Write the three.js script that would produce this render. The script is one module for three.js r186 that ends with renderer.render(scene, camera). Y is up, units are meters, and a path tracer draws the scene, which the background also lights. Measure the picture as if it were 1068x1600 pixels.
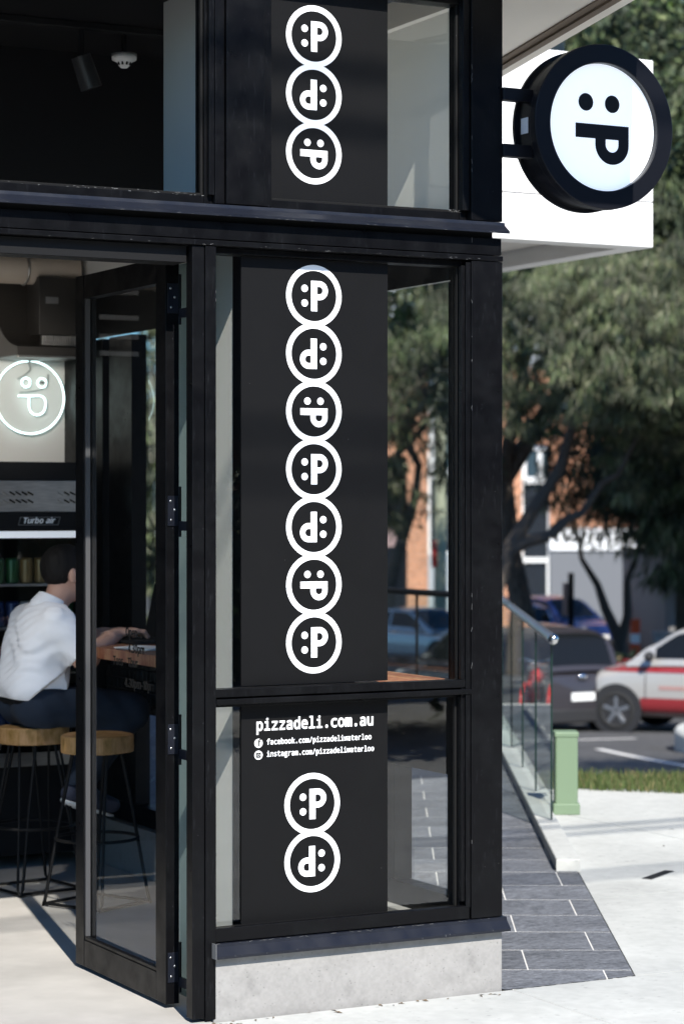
import * as THREE from 'three';
import { Sky } from 'three/addons/objects/Sky.js';
import { RoundedBoxGeometry } from 'three/addons/geometries/RoundedBoxGeometry.js';
import { mergeGeometries } from 'three/addons/utils/BufferGeometryUtils.js';
import { FontLoader } from 'three/addons/loaders/FontLoader.js';
import { RectAreaLightUniformsLib } from 'three/addons/lights/RectAreaLightUniformsLib.js';
import { Brush, Evaluator, SUBTRACTION } from 'three-bvh-csg';

// ---------------------------------------------------------------- camera, sky, sun, exposure
const scene = new THREE.Scene();
const YAW = THREE.MathUtils.degToRad(27.7);               // the street lies at this angle to the shop front
const camera = new THREE.PerspectiveCamera(24.4, 683 / 1024, 0.1, 600);
camera.position.set(-4.092, 1.6, 6.659);
camera.rotation.order = 'YXZ';
camera.rotation.y = -YAW;
camera.rotation.x = THREE.MathUtils.degToRad(-0.19);
camera.focus = 7.55;
camera.userData.fStop = 3.9;

const SUN = new THREE.Vector3(-0.215 * 0.731, 0.682, 0.977 * 0.731).normalize();
const sky = new Sky();
sky.name = 'sky';
sky.scale.setScalar(500);
sky.userData = { kind: 'structure', label: 'clear daylight sky over the street', category: 'sky' };
sky.material.uniforms.sunPosition.value.copy(SUN);
sky.material.uniforms.turbidity.value = 3;
sky.material.uniforms.rayleigh.value = 1.2;
sky.material.uniforms.mieCoefficient.value = 0.004;
scene.add(sky);
scene.environmentIntensity = 0.13;
const sun = new THREE.DirectionalLight(new THREE.Color(1, 0.95, 0.87), 5);
sun.name = 'sun';
sun.position.copy(SUN).multiplyScalar(60);
sun.castShadow = true;
sun.shadow.mapSize.set(4096, 4096);
Object.assign(sun.shadow.camera, { left: -50, right: 50, top: 50, bottom: -50, near: 1, far: 200 });
scene.add(sun, sun.target);
const renderer = new THREE.WebGLRenderer({ antialias: true });
renderer.toneMapping = THREE.LinearToneMapping;
renderer.toneMappingExposure = 1.75;
renderer.shadowMap.enabled = true;
RectAreaLightUniformsLib.init();

// ---------------------------------------------------------------- helpers
let seed = 12345;
const rnd = () => { seed = (seed * 1664525 + 1013904223) >>> 0; return seed / 4294967296; };
const rr = (a, b) => a + (b - a) * rnd();
const V = (x, y, z) => new THREE.Vector3(x, y, z);
const col = (r, g, b) => new THREE.Color().setRGB(r, g, b);
const used = {};
function numbered(n) { if (used[n] === undefined) { used[n] = 0; return n; } used[n]++; return n + '_' + String(used[n]).padStart(3, '0'); }
function thing(name, label, category, pos = [0, 0, 0], turn = 0, group) {
  const o = new THREE.Group(); o.name = numbered(name); scene.add(o);
  o.position.set(...pos); o.rotation.y = turn; o.userData = { label, category };
  if (group) o.userData.group = group;
  return o;
}
function structure(name, o, label, category) { o.name = name; o.userData = { kind: 'structure', label, category }; scene.add(o); return o; }
function mesh(name, geo, mat, parent, label) {
  const m = new THREE.Mesh(geo, mat); m.name = name; m.castShadow = m.receiveShadow = true;
  if (label) m.userData.label = label;
  if (parent) parent.add(m);
  return m;
}
// uv in metres by the way each face points
function metreUV(g, s = 1) {
  if (g.index) g = g.toNonIndexed();
  const p = g.attributes.position, uv = new Float32Array(p.count * 2);
  const a = V(0, 0, 0), b = V(0, 0, 0), c = V(0, 0, 0);
  for (let i = 0; i < p.count; i += 3) {
    a.fromBufferAttribute(p, i); b.fromBufferAttribute(p, i + 1); c.fromBufferAttribute(p, i + 2);
    const n = b.clone().sub(a).cross(c.clone().sub(a)); const nx = Math.abs(n.x), ny = Math.abs(n.y), nz = Math.abs(n.z);
    [a, b, c].forEach((v, k) => {
      let u, w;
      if (ny >= nx && ny >= nz) { u = v.x; w = v.z; } else if (nx >= nz) { u = v.z; w = v.y; } else { u = v.x; w = v.y; }
      uv[(i + k) * 2] = u * s; uv[(i + k) * 2 + 1] = w * s;
    });
  }
  g.setAttribute('uv', new THREE.BufferAttribute(uv, 2));
  return g;
}
function boxG(x0, x1, y0, y1, z0, z1, r = 0.002) {
  const w = Math.abs(x1 - x0), h = Math.abs(y1 - y0), d = Math.abs(z1 - z0);
  const q = Math.min(r, w * 0.3, h * 0.3, d * 0.3);
  const g = q > 0 ? new RoundedBoxGeometry(w, h, d, 1, q) : new THREE.BoxGeometry(w, h, d);
  g.translate((x0 + x1) / 2, (y0 + y1) / 2, (z0 + z1) / 2);
  return metreUV(g);
}
const box = (name, mat, parent, x0, x1, y0, y1, z0, z1, r) => mesh(name, boxG(x0, x1, y0, y1, z0, z1, r), mat, parent);
function merge(list) {
  return mergeGeometries(list.map((g) => { const q = g.index ? g.toNonIndexed() : g.clone(); for (const k of Object.keys(q.attributes)) if (!['position', 'normal', 'uv'].includes(k)) q.deleteAttribute(k); if (!q.attributes.uv) q.setAttribute('uv', new THREE.BufferAttribute(new Float32Array(q.attributes.position.count * 2), 2)); return q; }));
}
function tubeG(pts, r, seg = 6, n = 0) {
  const c = pts.length === 2 ? new THREE.LineCurve3(pts[0], pts[1]) : new THREE.CatmullRomCurve3(pts, false, 'catmullrom', 0.3);
  return new THREE.TubeGeometry(c, n || (pts.length === 2 ? 1 : pts.length * 5), r, seg, false);
}
function taperG(a, b, ra, rb, seg = 7) {
  const d = b.clone().sub(a), g = new THREE.CylinderGeometry(rb, ra, d.length(), seg, 1, true);
  g.translate(0, d.length() / 2, 0);
  g.applyQuaternion(new THREE.Quaternion().setFromUnitVectors(V(0, 1, 0), d.normalize()));
  return g.translate(a.x, a.y, a.z);
}
// polygon in plan (x, z pairs) raised between two heights
function prismG(poly, y0, y1, bevel = 0) {
  const s = new THREE.Shape(poly.map(([x, z]) => new THREE.Vector2(x, -z)));
  const g = new THREE.ExtrudeGeometry(s, { depth: y1 - y0 - 2 * bevel, bevelEnabled: bevel > 0, bevelSize: bevel, bevelThickness: bevel, bevelOffset: -bevel, bevelSegments: 1 });
  g.rotateX(-Math.PI / 2); g.translate(0, y0 + bevel, 0);
  return metreUV(g);
}
// keep the part of a plan polygon where a*x + b*z <= c
function clip(poly, a, b, c) {
  const out = [];
  for (let i = 0; i < poly.length; i++) {
    const p = poly[i], q = poly[(i + 1) % poly.length], dp = a * p[0] + b * p[1] - c, dq = a * q[0] + b * q[1] - c;
    if (dp <= 0) out.push(p);
    if ((dp < 0 && dq > 0) || (dp > 0 && dq < 0)) { const t = dp / (dp - dq); out.push([p[0] + (q[0] - p[0]) * t, p[1] + (q[1] - p[1]) * t]); }
  }
  return out;
}
const area = (p) => { let s = 0; for (let i = 0; i < p.length; i++) { const q = p[(i + 1) % p.length]; s += p[i][0] * q[1] - q[0] * p[i][1]; } return Math.abs(s / 2); };
// the street grid: r metres to the right, f metres along the street, from the kerb opposite the shop
const SR = [Math.cos(YAW), Math.sin(YAW)], SF = [Math.sin(YAW), -Math.cos(YAW)], SO = [-4.092, 6.659];
const st = (r, f) => [SO[0] + SR[0] * r + SF[0] * f, SO[1] + SR[1] * r + SF[1] * f];
const fall = (f) => (f < 14 ? 0 : -2.6 * (1 - Math.exp(-(f - 14) / 20)));      // the street runs downhill
const roadY = (f) => fall(f) - 0.12;

// ---------------------------------------------------------------- textures
const NZ = 256, lattice = new Float32Array(NZ * NZ).map(() => rnd());
function vnoise(x, y, per) {
  const xi = Math.floor(x), yi = Math.floor(y), fx = x - xi, fy = y - yi, sx = fx * fx * (3 - 2 * fx), sy = fy * fy * (3 - 2 * fy);
  const L = (i, j) => lattice[((((j % per) + per) % per) % NZ) * NZ + ((((i % per) + per) % per) % NZ)];
  return (L(xi, yi) * (1 - sx) + L(xi + 1, yi) * sx) * (1 - sy) + (L(xi, yi + 1) * (1 - sx) + L(xi + 1, yi + 1) * sx) * sy;
}
function fbm(u, v, base, oct) { let s = 0, a = 0.5, t = 0; for (let o = 0; o < oct; o++) { const p = base << o; s += a * vnoise(u * p + o * 17, v * p + o * 31, p); t += a; a *= 0.55; } return s / t; }
function tex(w, h, fn, srgb = true, sizeM = 1, sizeMy = sizeM) {
  const d = new Uint8Array(w * h * 4);
  for (let j = 0; j < h; j++) for (let i = 0; i < w; i++) {
    const c = fn(i / w, j / h, i, j), k = (j * w + i) * 4;
    for (let q = 0; q < 3; q++) d[k + q] = Math.max(0, Math.min(255, (Array.isArray(c) ? c[q] : c) * 255));
    d[k + 3] = 255;
  }
  const t = new THREE.DataTexture(d, w, h, THREE.RGBAFormat);
  t.wrapS = t.wrapT = THREE.RepeatWrapping; t.magFilter = THREE.LinearFilter; t.minFilter = THREE.LinearMipmapLinearFilter; t.generateMipmaps = true;
  t.repeat.set(1 / sizeM, 1 / sizeMy);
  if (srgb) t.colorSpace = THREE.SRGBColorSpace;
  t.needsUpdate = true;
  return t;
}
const toS = (x) => (x <= 0.0031308 ? 12.92 * x : 1.055 * Math.pow(x, 1 / 2.4) - 0.055);
const lin = (r, g, b, k = 1) => [toS(r * k), toS(g * k), toS(b * k)];
const std = (o) => new THREE.MeshStandardMaterial({ roughness: 0.7, ...o });
const phy = (o) => new THREE.MeshPhysicalMaterial({ roughness: 0.5, ...o });

const speck = (n, size, w) => { const a = new Float32Array(w * w); for (let k = 0; k < n; k++) { const x = rnd() * w, y = rnd() * w, r = size * (0.4 + rnd()); for (let j = -3; j <= 3; j++) for (let i = -3; i <= 3; i++) if (i * i + j * j <= r * r) a[((Math.floor(y + j) + w) % w) * w + ((Math.floor(x + i) + w) % w)] = 1; } return a; };
const pits = speck(700, 1.1, 512);
const gum = speck(26, 2.2, 512);
const T = {};
T.pave = tex(512, 512, (u, v, i, j) => { const n = fbm(u, v, 4, 6), f = fbm(u, v, 64, 3), s = fbm(u + 0.3, v, 3, 3); const k = 0.74 + 0.28 * (n - 0.5) + 0.14 * (f - 0.5) - 0.3 * Math.max(0, s - 0.5) - 0.14 * pits[j * 512 + i] - 0.16 * gum[j * 512 + i]; return lin(0.58, 0.585, 0.555, k); }, true, 2.1);
T.paveB = tex(512, 512, (u, v, i, j) => 0.5 + 0.5 * (fbm(u, v, 64, 3) - 0.5) - 0.3 * pits[j * 512 + i], false, 1.1);
T.floor = tex(512, 512, (u, v) => { const n = fbm(u, v, 5, 6), m = fbm(u + 0.5, v + 0.2, 14, 4); return lin(0.46, 0.44, 0.41, 0.86 + 0.34 * (n - 0.5) + 0.2 * (m - 0.5)); }, true, 1.7);
T.plinth = tex(512, 512, (u, v, i, j) => { const n = fbm(u, v, 4, 5), m = fbm(u * 1, v * 1, 16, 5), f = fbm(u, v, 90, 2); const stain = Math.max(0, fbm(u + 0.7, v + 0.1, 9, 4) - 0.58) * 0.7; return lin(0.285, 0.277, 0.266, 0.94 + 0.28 * (n - 0.5) + 0.18 * (m - 0.5) + 0.16 * (f - 0.5) - stain - 0.25 * pits[j * 512 + i]); }, true, 0.8);
T.slate = tex(512, 512, (u, v) => { const n = fbm(u, v, 6, 5), f = fbm(u * 0.25, v, 128, 2), g = fbm(u, v, 120, 2); return lin(0.125, 0.13, 0.142, 0.9 + 0.7 * (n - 0.5) + 0.9 * (f - 0.5) + 0.8 * (g - 0.5)); }, true, 0.9);
T.slateB = tex(256, 256, (u, v) => 0.5 + 0.8 * (fbm(u * 0.3, v, 64, 3) - 0.5), false, 0.5);
T.asphalt = tex(512, 512, (u, v) => { const n = fbm(u, v, 4, 5), f = fbm(u, v, 128, 2); return lin(0.062, 0.062, 0.064, 0.9 + 0.5 * (n - 0.5) + 1.1 * (f - 0.5)); }, true, 3.3);
T.soil = tex(256, 256, (u, v) => { const n = fbm(u, v, 8, 5); return lin(0.07, 0.075, 0.03, 0.7 + 0.9 * (n - 0.2)); }, true, 1.2);
// black powder coat with dust, rub marks and chips
const chips = speck(60, 0.9, 512);
T.coat = tex(512, 512, (u, v, i, j) => { const d = Math.max(0, fbm(u, v, 6, 6) - 0.5), sc = Math.max(0, fbm(u * 2, v * 0.25, 64, 2) - 0.72), c = chips[j * 512 + i]; const k = 0.0034 + 0.007 * d + 0.03 * sc + 0.10 * c * (0.2 + d); return lin(k * 0.94, k * 0.98, k * 1.14); }, true, 0.6);
T.coatR = tex(256, 256, (u, v) => 0.36 + 0.35 * (fbm(u, v, 8, 5) - 0.4), false, 0.5);
T.vinyl = tex(256, 256, (u, v) => { const d = fbm(u, v, 5, 5); return lin(0.0050, 0.0050, 0.0054, 0.9 + 0.3 * (d - 0.5)); }, true, 0.7);
T.wood = tex(512, 512, (u, v) => { const w = fbm(u * 1, v * 8 % 1, 3, 4), r = Math.sin((v * 34 + w * 7 + fbm(u, v, 4, 3) * 4)) * 0.5 + 0.5, g = fbm(u * 0.2, v, 128, 2); const k = 0.72 + 0.4 * (r - 0.5) * 0.6 + 0.45 * (g - 0.5); return lin(0.46 * k, 0.27 * k * k, 0.135 * k * k); }, true, 0.6);
T.seatEnd = tex(256, 256, (u, v) => { const n = fbm(u, v, 8, 5), r = fbm(u, v * 0.2, 48, 3); const k = 0.78 + 0.5 * (r - 0.5) + 0.8 * (n - 0.5); return lin(0.44 * k, 0.25 * k, 0.125 * k * k); }, true, 0.35);
T.brick = tex(512, 512, (u, v) => { const row = Math.floor(v * 24), uu = (u * 8 + (row % 2) * 0.5) % 8, bx = Math.floor(uu), fx = uu - bx, fy = v * 24 - row; const m = fx < 0.04 || fy < 0.12; const t = vnoise(bx * 3.7 + 5, row * 1.9 + 3, 64), n = fbm(u, v, 32, 3); return m ? lin(0.42, 0.34, 0.27) : lin(0.50, 0.22, 0.115, 0.66 + 0.5 * t + 0.4 * (n - 0.5)); }, true, 1.92, 2.04);
T.bark = tex(256, 256, (u, v) => { const n = fbm(u, v * 0.3, 24, 4); return lin(0.13, 0.10, 0.075, 0.4 + 1.3 * (n - 0.2)); }, true, 0.8);
T.steel = tex(256, 256, (u, v) => { const n = fbm(u * 0.1, v, 128, 2), m = fbm(u, v, 4, 3); return lin(0.62, 0.60, 0.57, 0.8 + 0.3 * (n - 0.5) + 0.25 * (m - 0.5)); }, true, 0.5);
T.paint = tex(256, 256, (u, v) => { const n = fbm(u, v, 4, 5); return lin(0.74, 0.72, 0.68, 0.95 + 0.12 * (n - 0.5)); }, true, 1.6);

const M = {
  pave: std({ map: T.pave, bumpMap: T.paveB, bumpScale: 0.0006, roughness: 0.92 }),
  floor: std({ map: T.floor, roughness: 0.62 }),
  plinth: std({ map: T.plinth, bumpMap: T.paveB, bumpScale: 0.0015, roughness: 0.92 }),
  slate: [0.86, 1.0, 1.15].map((k) => std({ map: T.slate, bumpMap: T.slateB, bumpScale: 0.0012, roughness: 0.66, color: col(k, k, k) })),
  grout: std({ color: col(0.62, 0.6, 0.56), roughness: 0.95 }),
  asphalt: std({ map: T.asphalt, roughness: 0.93 }),
  soil: std({ map: T.soil, roughness: 1 }),
  line: std({ color: col(0.62, 0.61, 0.58), roughness: 0.85 }),
  coat: phy({ map: T.coat, roughnessMap: T.coatR, roughness: 1, specularIntensity: 0.28 }),
  flash: phy({ color: col(0.008, 0.0095, 0.015), roughness: 1, roughnessMap: T.coatR, specularIntensity: 0.7 }),
  chip: std({ color: col(0.13, 0.13, 0.13), roughness: 0.6 }),
  gasket: std({ color: col(0.045, 0.045, 0.048), roughness: 0.6 }),
  rubber: phy({ color: col(0.005, 0.005, 0.005), roughness: 0.75, specularIntensity: 0.4 }),
  vinyl: phy({ map: T.vinyl, roughness: 0.55, specularIntensity: 0.3 }),
  white: std({ color: col(0.82, 0.82, 0.81), roughness: 0.55 }),
  paint: std({ map: T.paint, roughness: 0.8 }),
  render: std({ color: col(0.80, 0.79, 0.77), roughness: 0.85, bumpMap: T.paveB, bumpScale: 0.001 }),
  awning: std({ color: col(0.88, 0.83, 0.75), roughness: 0.8 }),
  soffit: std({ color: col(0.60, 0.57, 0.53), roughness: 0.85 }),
  black: phy({ color: col(0.006, 0.006, 0.0065), roughness: 0.6, specularIntensity: 0.4 }),
  dark: phy({ color: col(0.012, 0.012, 0.0125), roughness: 0.85, specularIntensity: 0.4 }),
  glass: phy({ color: col(0.94, 0.96, 0.95), transmission: 1, thickness: 0, roughness: 0, ior: 1.8, side: THREE.DoubleSide }),
  opal: phy({ color: col(0.88, 0.86, 0.78), transmission: 0.5, thickness: 0, roughness: 0.95, side: THREE.DoubleSide }),
  tinted: phy({ color: col(0.30, 0.40, 0.41), transmission: 1, thickness: 0, roughness: 0, ior: 1.5, side: THREE.DoubleSide }),
  doorGlass: phy({ color: col(0.93, 0.95, 0.95), transmission: 1, thickness: 0, roughness: 0, ior: 1.5, side: THREE.DoubleSide }),
  railGlass: phy({ color: col(0.83, 0.90, 0.87), transmission: 1, thickness: 0, roughness: 0, ior: 1.5, side: THREE.DoubleSide }),
  steel: std({ map: T.steel, metalness: 1, roughness: 0.34 }),
  chrome: std({ color: col(0.7, 0.7, 0.7), metalness: 1, roughness: 0.15 }),
  bolt: std({ color: col(0.5, 0.5, 0.5), metalness: 1, roughness: 0.3 }),
  wood: std({ map: T.wood, roughness: 0.5 }),
  seat: std({ map: T.seatEnd, roughness: 0.6 }),
  brick: std({ map: T.brick, roughness: 0.9 }),
  bark: std({ map: T.bark, roughness: 0.95 }),
  green: std({ color: col(0.135, 0.195, 0.12), roughness: 0.55 }),
};
const fontSerif = await new FontLoader().loadAsync('fonts/droid/droid_serif_bold.typeface.json');
const fontMono = await new FontLoader().loadAsync('fonts/droid/droid_sans_mono_regular.typeface.json');
const fontSans = await new FontLoader().loadAsync('fonts/droid/droid_sans_bold.typeface.json');
// flat lettering as cut shapes; pitch > 0 sets each character in a cell of that width
function letters(text, font, size, depth, pitch = 0, grow = 0) {
  const out = []; let x = 0;
  for (const ch of text) {
    if (ch === ' ') { x += pitch || size * 0.4; continue; }
    const sh = font.generateShapes(ch, size);
    const g = new THREE.ExtrudeGeometry(sh, { depth, bevelEnabled: grow > 0, bevelSize: grow, bevelThickness: depth * 0.2, bevelSegments: 1, curveSegments: 5 });
    g.computeBoundingBox(); const b = g.boundingBox, w = b.max.x - b.min.x;
    if (pitch && font === fontMono) { const ha = font.data.glyphs[ch].ha * size / font.data.resolution; g.scale(pitch / ha, 1, 1); g.translate(x, 0, 0); x += pitch; } else if (pitch) { const s = Math.min(w > pitch * 0.93 ? (pitch * 0.93) / w : 1, 1); g.translate(-b.min.x - w / 2, 0, 0); g.scale(s, 1, 1); g.translate(x + pitch / 2, 0, 0); x += pitch; } else { g.translate(x - b.min.x, 0, 0); x += w + size * 0.1; }
    out.push(g);
  }
  return merge(out);
}
// ---------------------------------------------------------------- ground, road, paving
{
  const rs = [], fs = [];
  for (let r = -220; r <= 220; r += Math.abs(r) < 30 ? 3 : 19) rs.push(r);
  for (let f = -120; f <= 420; f += f >= 10 && f < 70 ? 1 : 12) fs.push(f);
  const pos = [], idx = [];
  for (const f of fs) for (const r of rs) { const [x, z] = st(r, f); pos.push(x, roadY(f), z); }
  for (let j = 0; j < fs.length - 1; j++) for (let i = 0; i < rs.length - 1; i++) { const a = j * rs.length + i, b = a + 1, c = a + rs.length, d = c + 1; idx.push(a, b, d, a, d, c); }
  const g = new THREE.BufferGeometry(); g.setAttribute('position', new THREE.Float32BufferAttribute(pos, 3)); g.setIndex(idx);
  g.computeVertexNormals();
  structure('ground', mesh('ground', metreUV(g), M.asphalt), 'dark asphalt street falling away behind the shop', 'road');
}
// a ribbon laid on the sloping road between two edges given in street metres
function ribbonG(a, b, width, lift, n = 12) {
  const pos = [], idx = []; const dr = b[0] - a[0], df = b[1] - a[1], L = Math.hypot(dr, df), nr = -df / L * width / 2, nf = dr / L * width / 2;
  for (let i = 0; i <= n; i++) { const t = i / n, r = a[0] + dr * t, f = a[1] + df * t; for (const s of [-1, 1]) { const [x, z] = st(r + nr * s, f + nf * s); pos.push(x, roadY(f + nf * s) + lift, z); } }
  for (let i = 0; i < n; i++) { const k = i * 2; idx.push(k, k + 1, k + 3, k, k + 3, k + 2); }
  const g = new THREE.BufferGeometry(); g.setAttribute('position', new THREE.Float32BufferAttribute(pos, 3)); g.setIndex(idx); g.computeVertexNormals();
  return metreUV(g);
}
{
  const o = new THREE.Group(); structure('road_markings', o, 'white painted bay lines on the asphalt', 'markings');
  for (const [a, b, w] of [[[2.9, 19.2], [2.62, 24.6], 0.12], [[3.9, 25.6], [3.35, 31], 0.12], [[2.3, 33], [4.2, 33.9], 0.16], [[1.2, 41], [2.6, 34.5], 0.12], [[6.2, 22], [5.9, 28], 0.12], [[0.2, 24], [0.1, 33], 0.12]]) mesh('painted_line', ribbonG(a, b, w, 0.006), M.line, o);
}
// ramp frame: paving runs along this direction beside the shop
const RA = YAW + 0.0152, RF = [Math.sin(RA), -Math.cos(RA)], RRt = [Math.cos(RA), Math.sin(RA)];
const ramp = (r, f) => [SO[0] + RRt[0] * r + RF[0] * f, SO[1] + RRt[1] * r + RF[1] * f];
const EDGE = 0.868;                                      // right edge of the tiles, ramp metres
{
  // slabs of the footpath with open joints
  const foot = new THREE.Group(); structure('footpath', foot, 'pale concrete footpath in large slabs with narrow joints', 'footpath');
  const bed = prismG([[-14, 12], [14, 12], st(14, 14), st(1.2, 14), st(-3, 14), [-14, -1]], -0.3, -0.055);
  mesh('joint_bed', bed, M.dark, foot);
  const xs = [-14, -10.5, -7, -3.55, 0.03, 3.3, 6.6, 9.9, 14], zs = [0.012, 2.2, 4.6, 7, 9.4, 12], gp = 0.0025;
  for (let i = 0; i < xs.length - 1; i++) for (let j = 0; j < zs.length - 1; j++) mesh('slab', prismG([[xs[i] + gp, zs[j] + gp], [xs[i + 1] - gp, zs[j] + gp], [xs[i + 1] - gp, zs[j + 1] - gp], [xs[i] + gp, zs[j + 1] - gp]], -0.05, 0, 0.003), M.pave, foot);
  // right of the tiles, reaching back to the verge
  const cRight = (p) => clip(p, -RRt[0], -RRt[1], -(EDGE + 0.004 + RRt[0] * SO[0] + RRt[1] * SO[1]));
  const cVerge = (p) => clip(p, SF[0] + 0.03, SF[1], (SF[0] + 0.03) * st(1.27, 13.3)[0] + SF[1] * st(1.27, 13.3)[1]);
  const zb = [-1.36, -4.4, -8, -14], xb = [-2, 2.6, 6.2, 14];
  let prev = 0.012;
  for (const z of zb) { for (let i = 0; i < xb.length - 1; i++) { let p = [[xb[i] + gp, z + gp], [xb[i + 1] - gp, z + gp], [xb[i + 1] - gp, prev - gp], [xb[i] + gp, prev - gp]]; p = cVerge(cRight(p)); if (p.length > 2 && area(p) > 0.02) mesh('slab', prismG(p, -0.05, 0, 0), M.pave, foot); } prev = z; }
}
{
  // slate tiles in running bond
  const o = new THREE.Group(); structure('tiled_path', o, 'dark slate tiles in running bond with pale grout beside the shop', 'path');
  const lim = (p) => { p = clip(p, 0, 1, 0.006); p = clip(p, RRt[0], RRt[1], EDGE + RRt[0] * SO[0] + RRt[1] * SO[1]); return clip(p, -1, 0, -0.006); };
  let region = lim([[-1, 0.5], [14, 0.5], [14, -16], [-1, -16]]);
  region = clip(region, RF[0], RF[1], 19 + RF[0] * SO[0] + RF[1] * SO[1]);
  mesh('grout_bed', prismG(region, -0.054, -0.0006), M.grout, o);
  let k = 0;
  for (let row = 0; row < 32; row++) {
    const f0 = 7.42 + row * 0.3605, off = row % 2 ? 0.257 : 0;
    for (let c = -14; c < 4; c++) {
      const r0 = 0.515 + off + c * 0.52, g = 0.0045;
      const h = 0.0026; let p = [ramp(r0 + h, f0 + g), ramp(r0 + 0.52 - h, f0 + g), ramp(r0 + 0.52 - h, f0 + 0.3605 - g), ramp(r0 + h, f0 + 0.3605 - g)];
      p = lim(p); p = clip(p, RF[0], RF[1], 18.9 + RF[0] * SO[0] + RF[1] * SO[1]);
      if (p.length > 2 && area(p) > 0.004) { const m = mesh('tile', prismG(p, -0.02, 0.0002 + 0.0005 * rnd()), M.slate[Math.floor(rnd() * 3)], o); k++; }
    }
  }
  console.log('tiles', k);
}
// grass verge
{
  const o = new THREE.Group(); structure('grass_verge', o, 'strip of short green grass between footpath and road', 'grass');
  const P = (r, f) => st(r, f);
  mesh('soil', prismG([P(1.15, 13.28), P(2.0, 12.98), P(8, 11.2), P(9, 13.2), P(2.2, 13.95), P(1.15, 14.03)], -0.2, -0.012), M.soil, o);
  const pos = [], colr = [];
  for (let k = 0; k < 26000; k++) {
    const r = rr(1.16, 5.2), lo = 13.34 - (r - 1) * 0.31, hi = 14.02 - (r - 0.8) * 0.05, f = lo + (hi - lo) * Math.pow(rnd(), 1.1);
    const [x, z] = st(r, f), a = rnd() * 6.28, h = rr(0.025, 0.075), w = rr(0.002, 0.005), lx = rr(-0.03, 0.03), lz = rr(-0.03, 0.03);
    const patch = vnoise(r * 3 + 9, f * 5 + 9, 256); if (patch < 0.3 && rnd() < 0.6) continue; const dry = rnd() < 0.1 + 0.35 * Math.max(0, patch - 0.55), q = rr(0.5, 1.2); const c = dry ? [0.24 * q, 0.20 * q, 0.09 * q] : [0.065 * q, 0.098 * q, 0.022 * q];
    pos.push(x - Math.cos(a) * w, -0.015, z - Math.sin(a) * w, x + Math.cos(a) * w, -0.015, z + Math.sin(a) * w, x + lx, h - 0.012, z + lz);
    for (let i = 0; i < 3; i++) colr.push(...c);
  }
  const g = new THREE.BufferGeometry(); g.setAttribute('position', new THREE.Float32BufferAttribute(pos, 3)); g.setAttribute('color', new THREE.Float32BufferAttribute(colr, 3)); g.computeVertexNormals();
  const m = mesh('grass_blades', g, std({ vertexColors: true, roughness: 0.8, side: THREE.DoubleSide }), o); m.userData.kind = 'stuff';
}
// kerb nose of the traffic island by the silver car
{
  const p = [], q = []; for (let i = 0; i <= 14; i++) { const a = Math.PI / 2 + Math.PI * i / 14; p.push(st(4.85 + 0.55 * Math.cos(a), 30.4 + 1.5 * Math.sin(a))); }
  p.push(st(9, 28.9), st(9, 31.9));
  const m = mesh('traffic_island', prismG(p, -1.75, -1.32, 0.03), M.pave); structure('traffic_island', m, 'rounded pale concrete nose of a traffic island', 'kerb');
}
// dry leaves blown along the foot of the shop and over the footpath
{
  const pos = [], colr = [];
  for (let k = 0; k < 120; k++) {
    const near = k < 46, x = near ? (k < 24 ? -1.08 + rr(-0.05, 0.12) : rr(-1.0, 0.1)) : rr(0.6, 3.4), z = near ? 0.025 + Math.abs(rr(0, 0.05)) : rr(-3.2, 1.2);
    if (!near && x < 1.0 + (-z) * 0.55) continue;
    const a = rnd() * 6.28, l = rr(0.006, 0.018), w = l * rr(0.2, 0.4), h = rr(0.002, 0.006), c = Math.cos(a), q = Math.sin(a);
    pos.push(x - c * l, 0.0015, z - q * l, x - q * w, h, z + c * w, x + c * l, 0.002, z + q * l, x - c * l, 0.0015, z - q * l, x + c * l, 0.002, z + q * l, x + q * w, h * 0.6, z - c * w);
    const t = rr(0.4, 1); for (let i = 0; i < 6; i++) colr.push(0.16 * t, 0.11 * t, 0.06 * t);
  }
  const g = new THREE.BufferGeometry(); g.setAttribute('position', new THREE.Float32BufferAttribute(pos, 3)); g.setAttribute('color', new THREE.Float32BufferAttribute(colr, 3)); g.computeVertexNormals();
  const m = mesh('leaf_litter', g, std({ vertexColors: true, roughness: 0.9, side: THREE.DoubleSide })); scene.add(m);
  m.userData = { kind: 'stuff', label: 'scattered dry leaf litter along the foot of the shop', category: 'leaves' };
}
// ---------------------------------------------------------------- the shop
const shop = thing('corner_shop', 'black framed corner shop with concrete plinth, tall windows and open doorway', 'shop');
const S = (name, x0, x1, y0, y1, z0, z1, mat = M.coat, r = 0.002, parent = shop) => box(name, mat, parent, x0, x1, y0, y1, z0, z1, r);
const grp = (name, parent = shop) => { const g = new THREE.Group(); g.name = name; parent.add(g); return g; };
// plinth and sill
S('plinth', -1.043, 0, -0.045, 0.205, -0.13, 0, M.plinth, 0.005);
S('plinth', -0.13, -0.001, -0.045, 0.205, -4.2, -0.131, M.plinth, 0.005);
function sill(x0, x1, yTop, yBot, out, parent, back = -0.06) {
  // folded metal flashing: sloping top, small upstand and a drip lip
  const s = new THREE.Shape([[back, yTop], [0.004, yTop - 0.002], [0.006, yTop - 0.012], [out, yBot + 0.008], [out, yBot], [out - 0.005, yBot], [out - 0.006, yBot + 0.004], [back, yTop - 0.02]].map(([a, b]) => new THREE.Vector2(a, b)));
  const g = new THREE.ExtrudeGeometry(s, { depth: x1 - x0, bevelEnabled: false });
  g.rotateY(-Math.PI / 2); g.translate(x1, 0, 0);
  return mesh('sill', metreUV(g), M.flash, parent);
}
sill(-1.047, 0.014, 0.242, 0.197, 0.03, shop);
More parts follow.
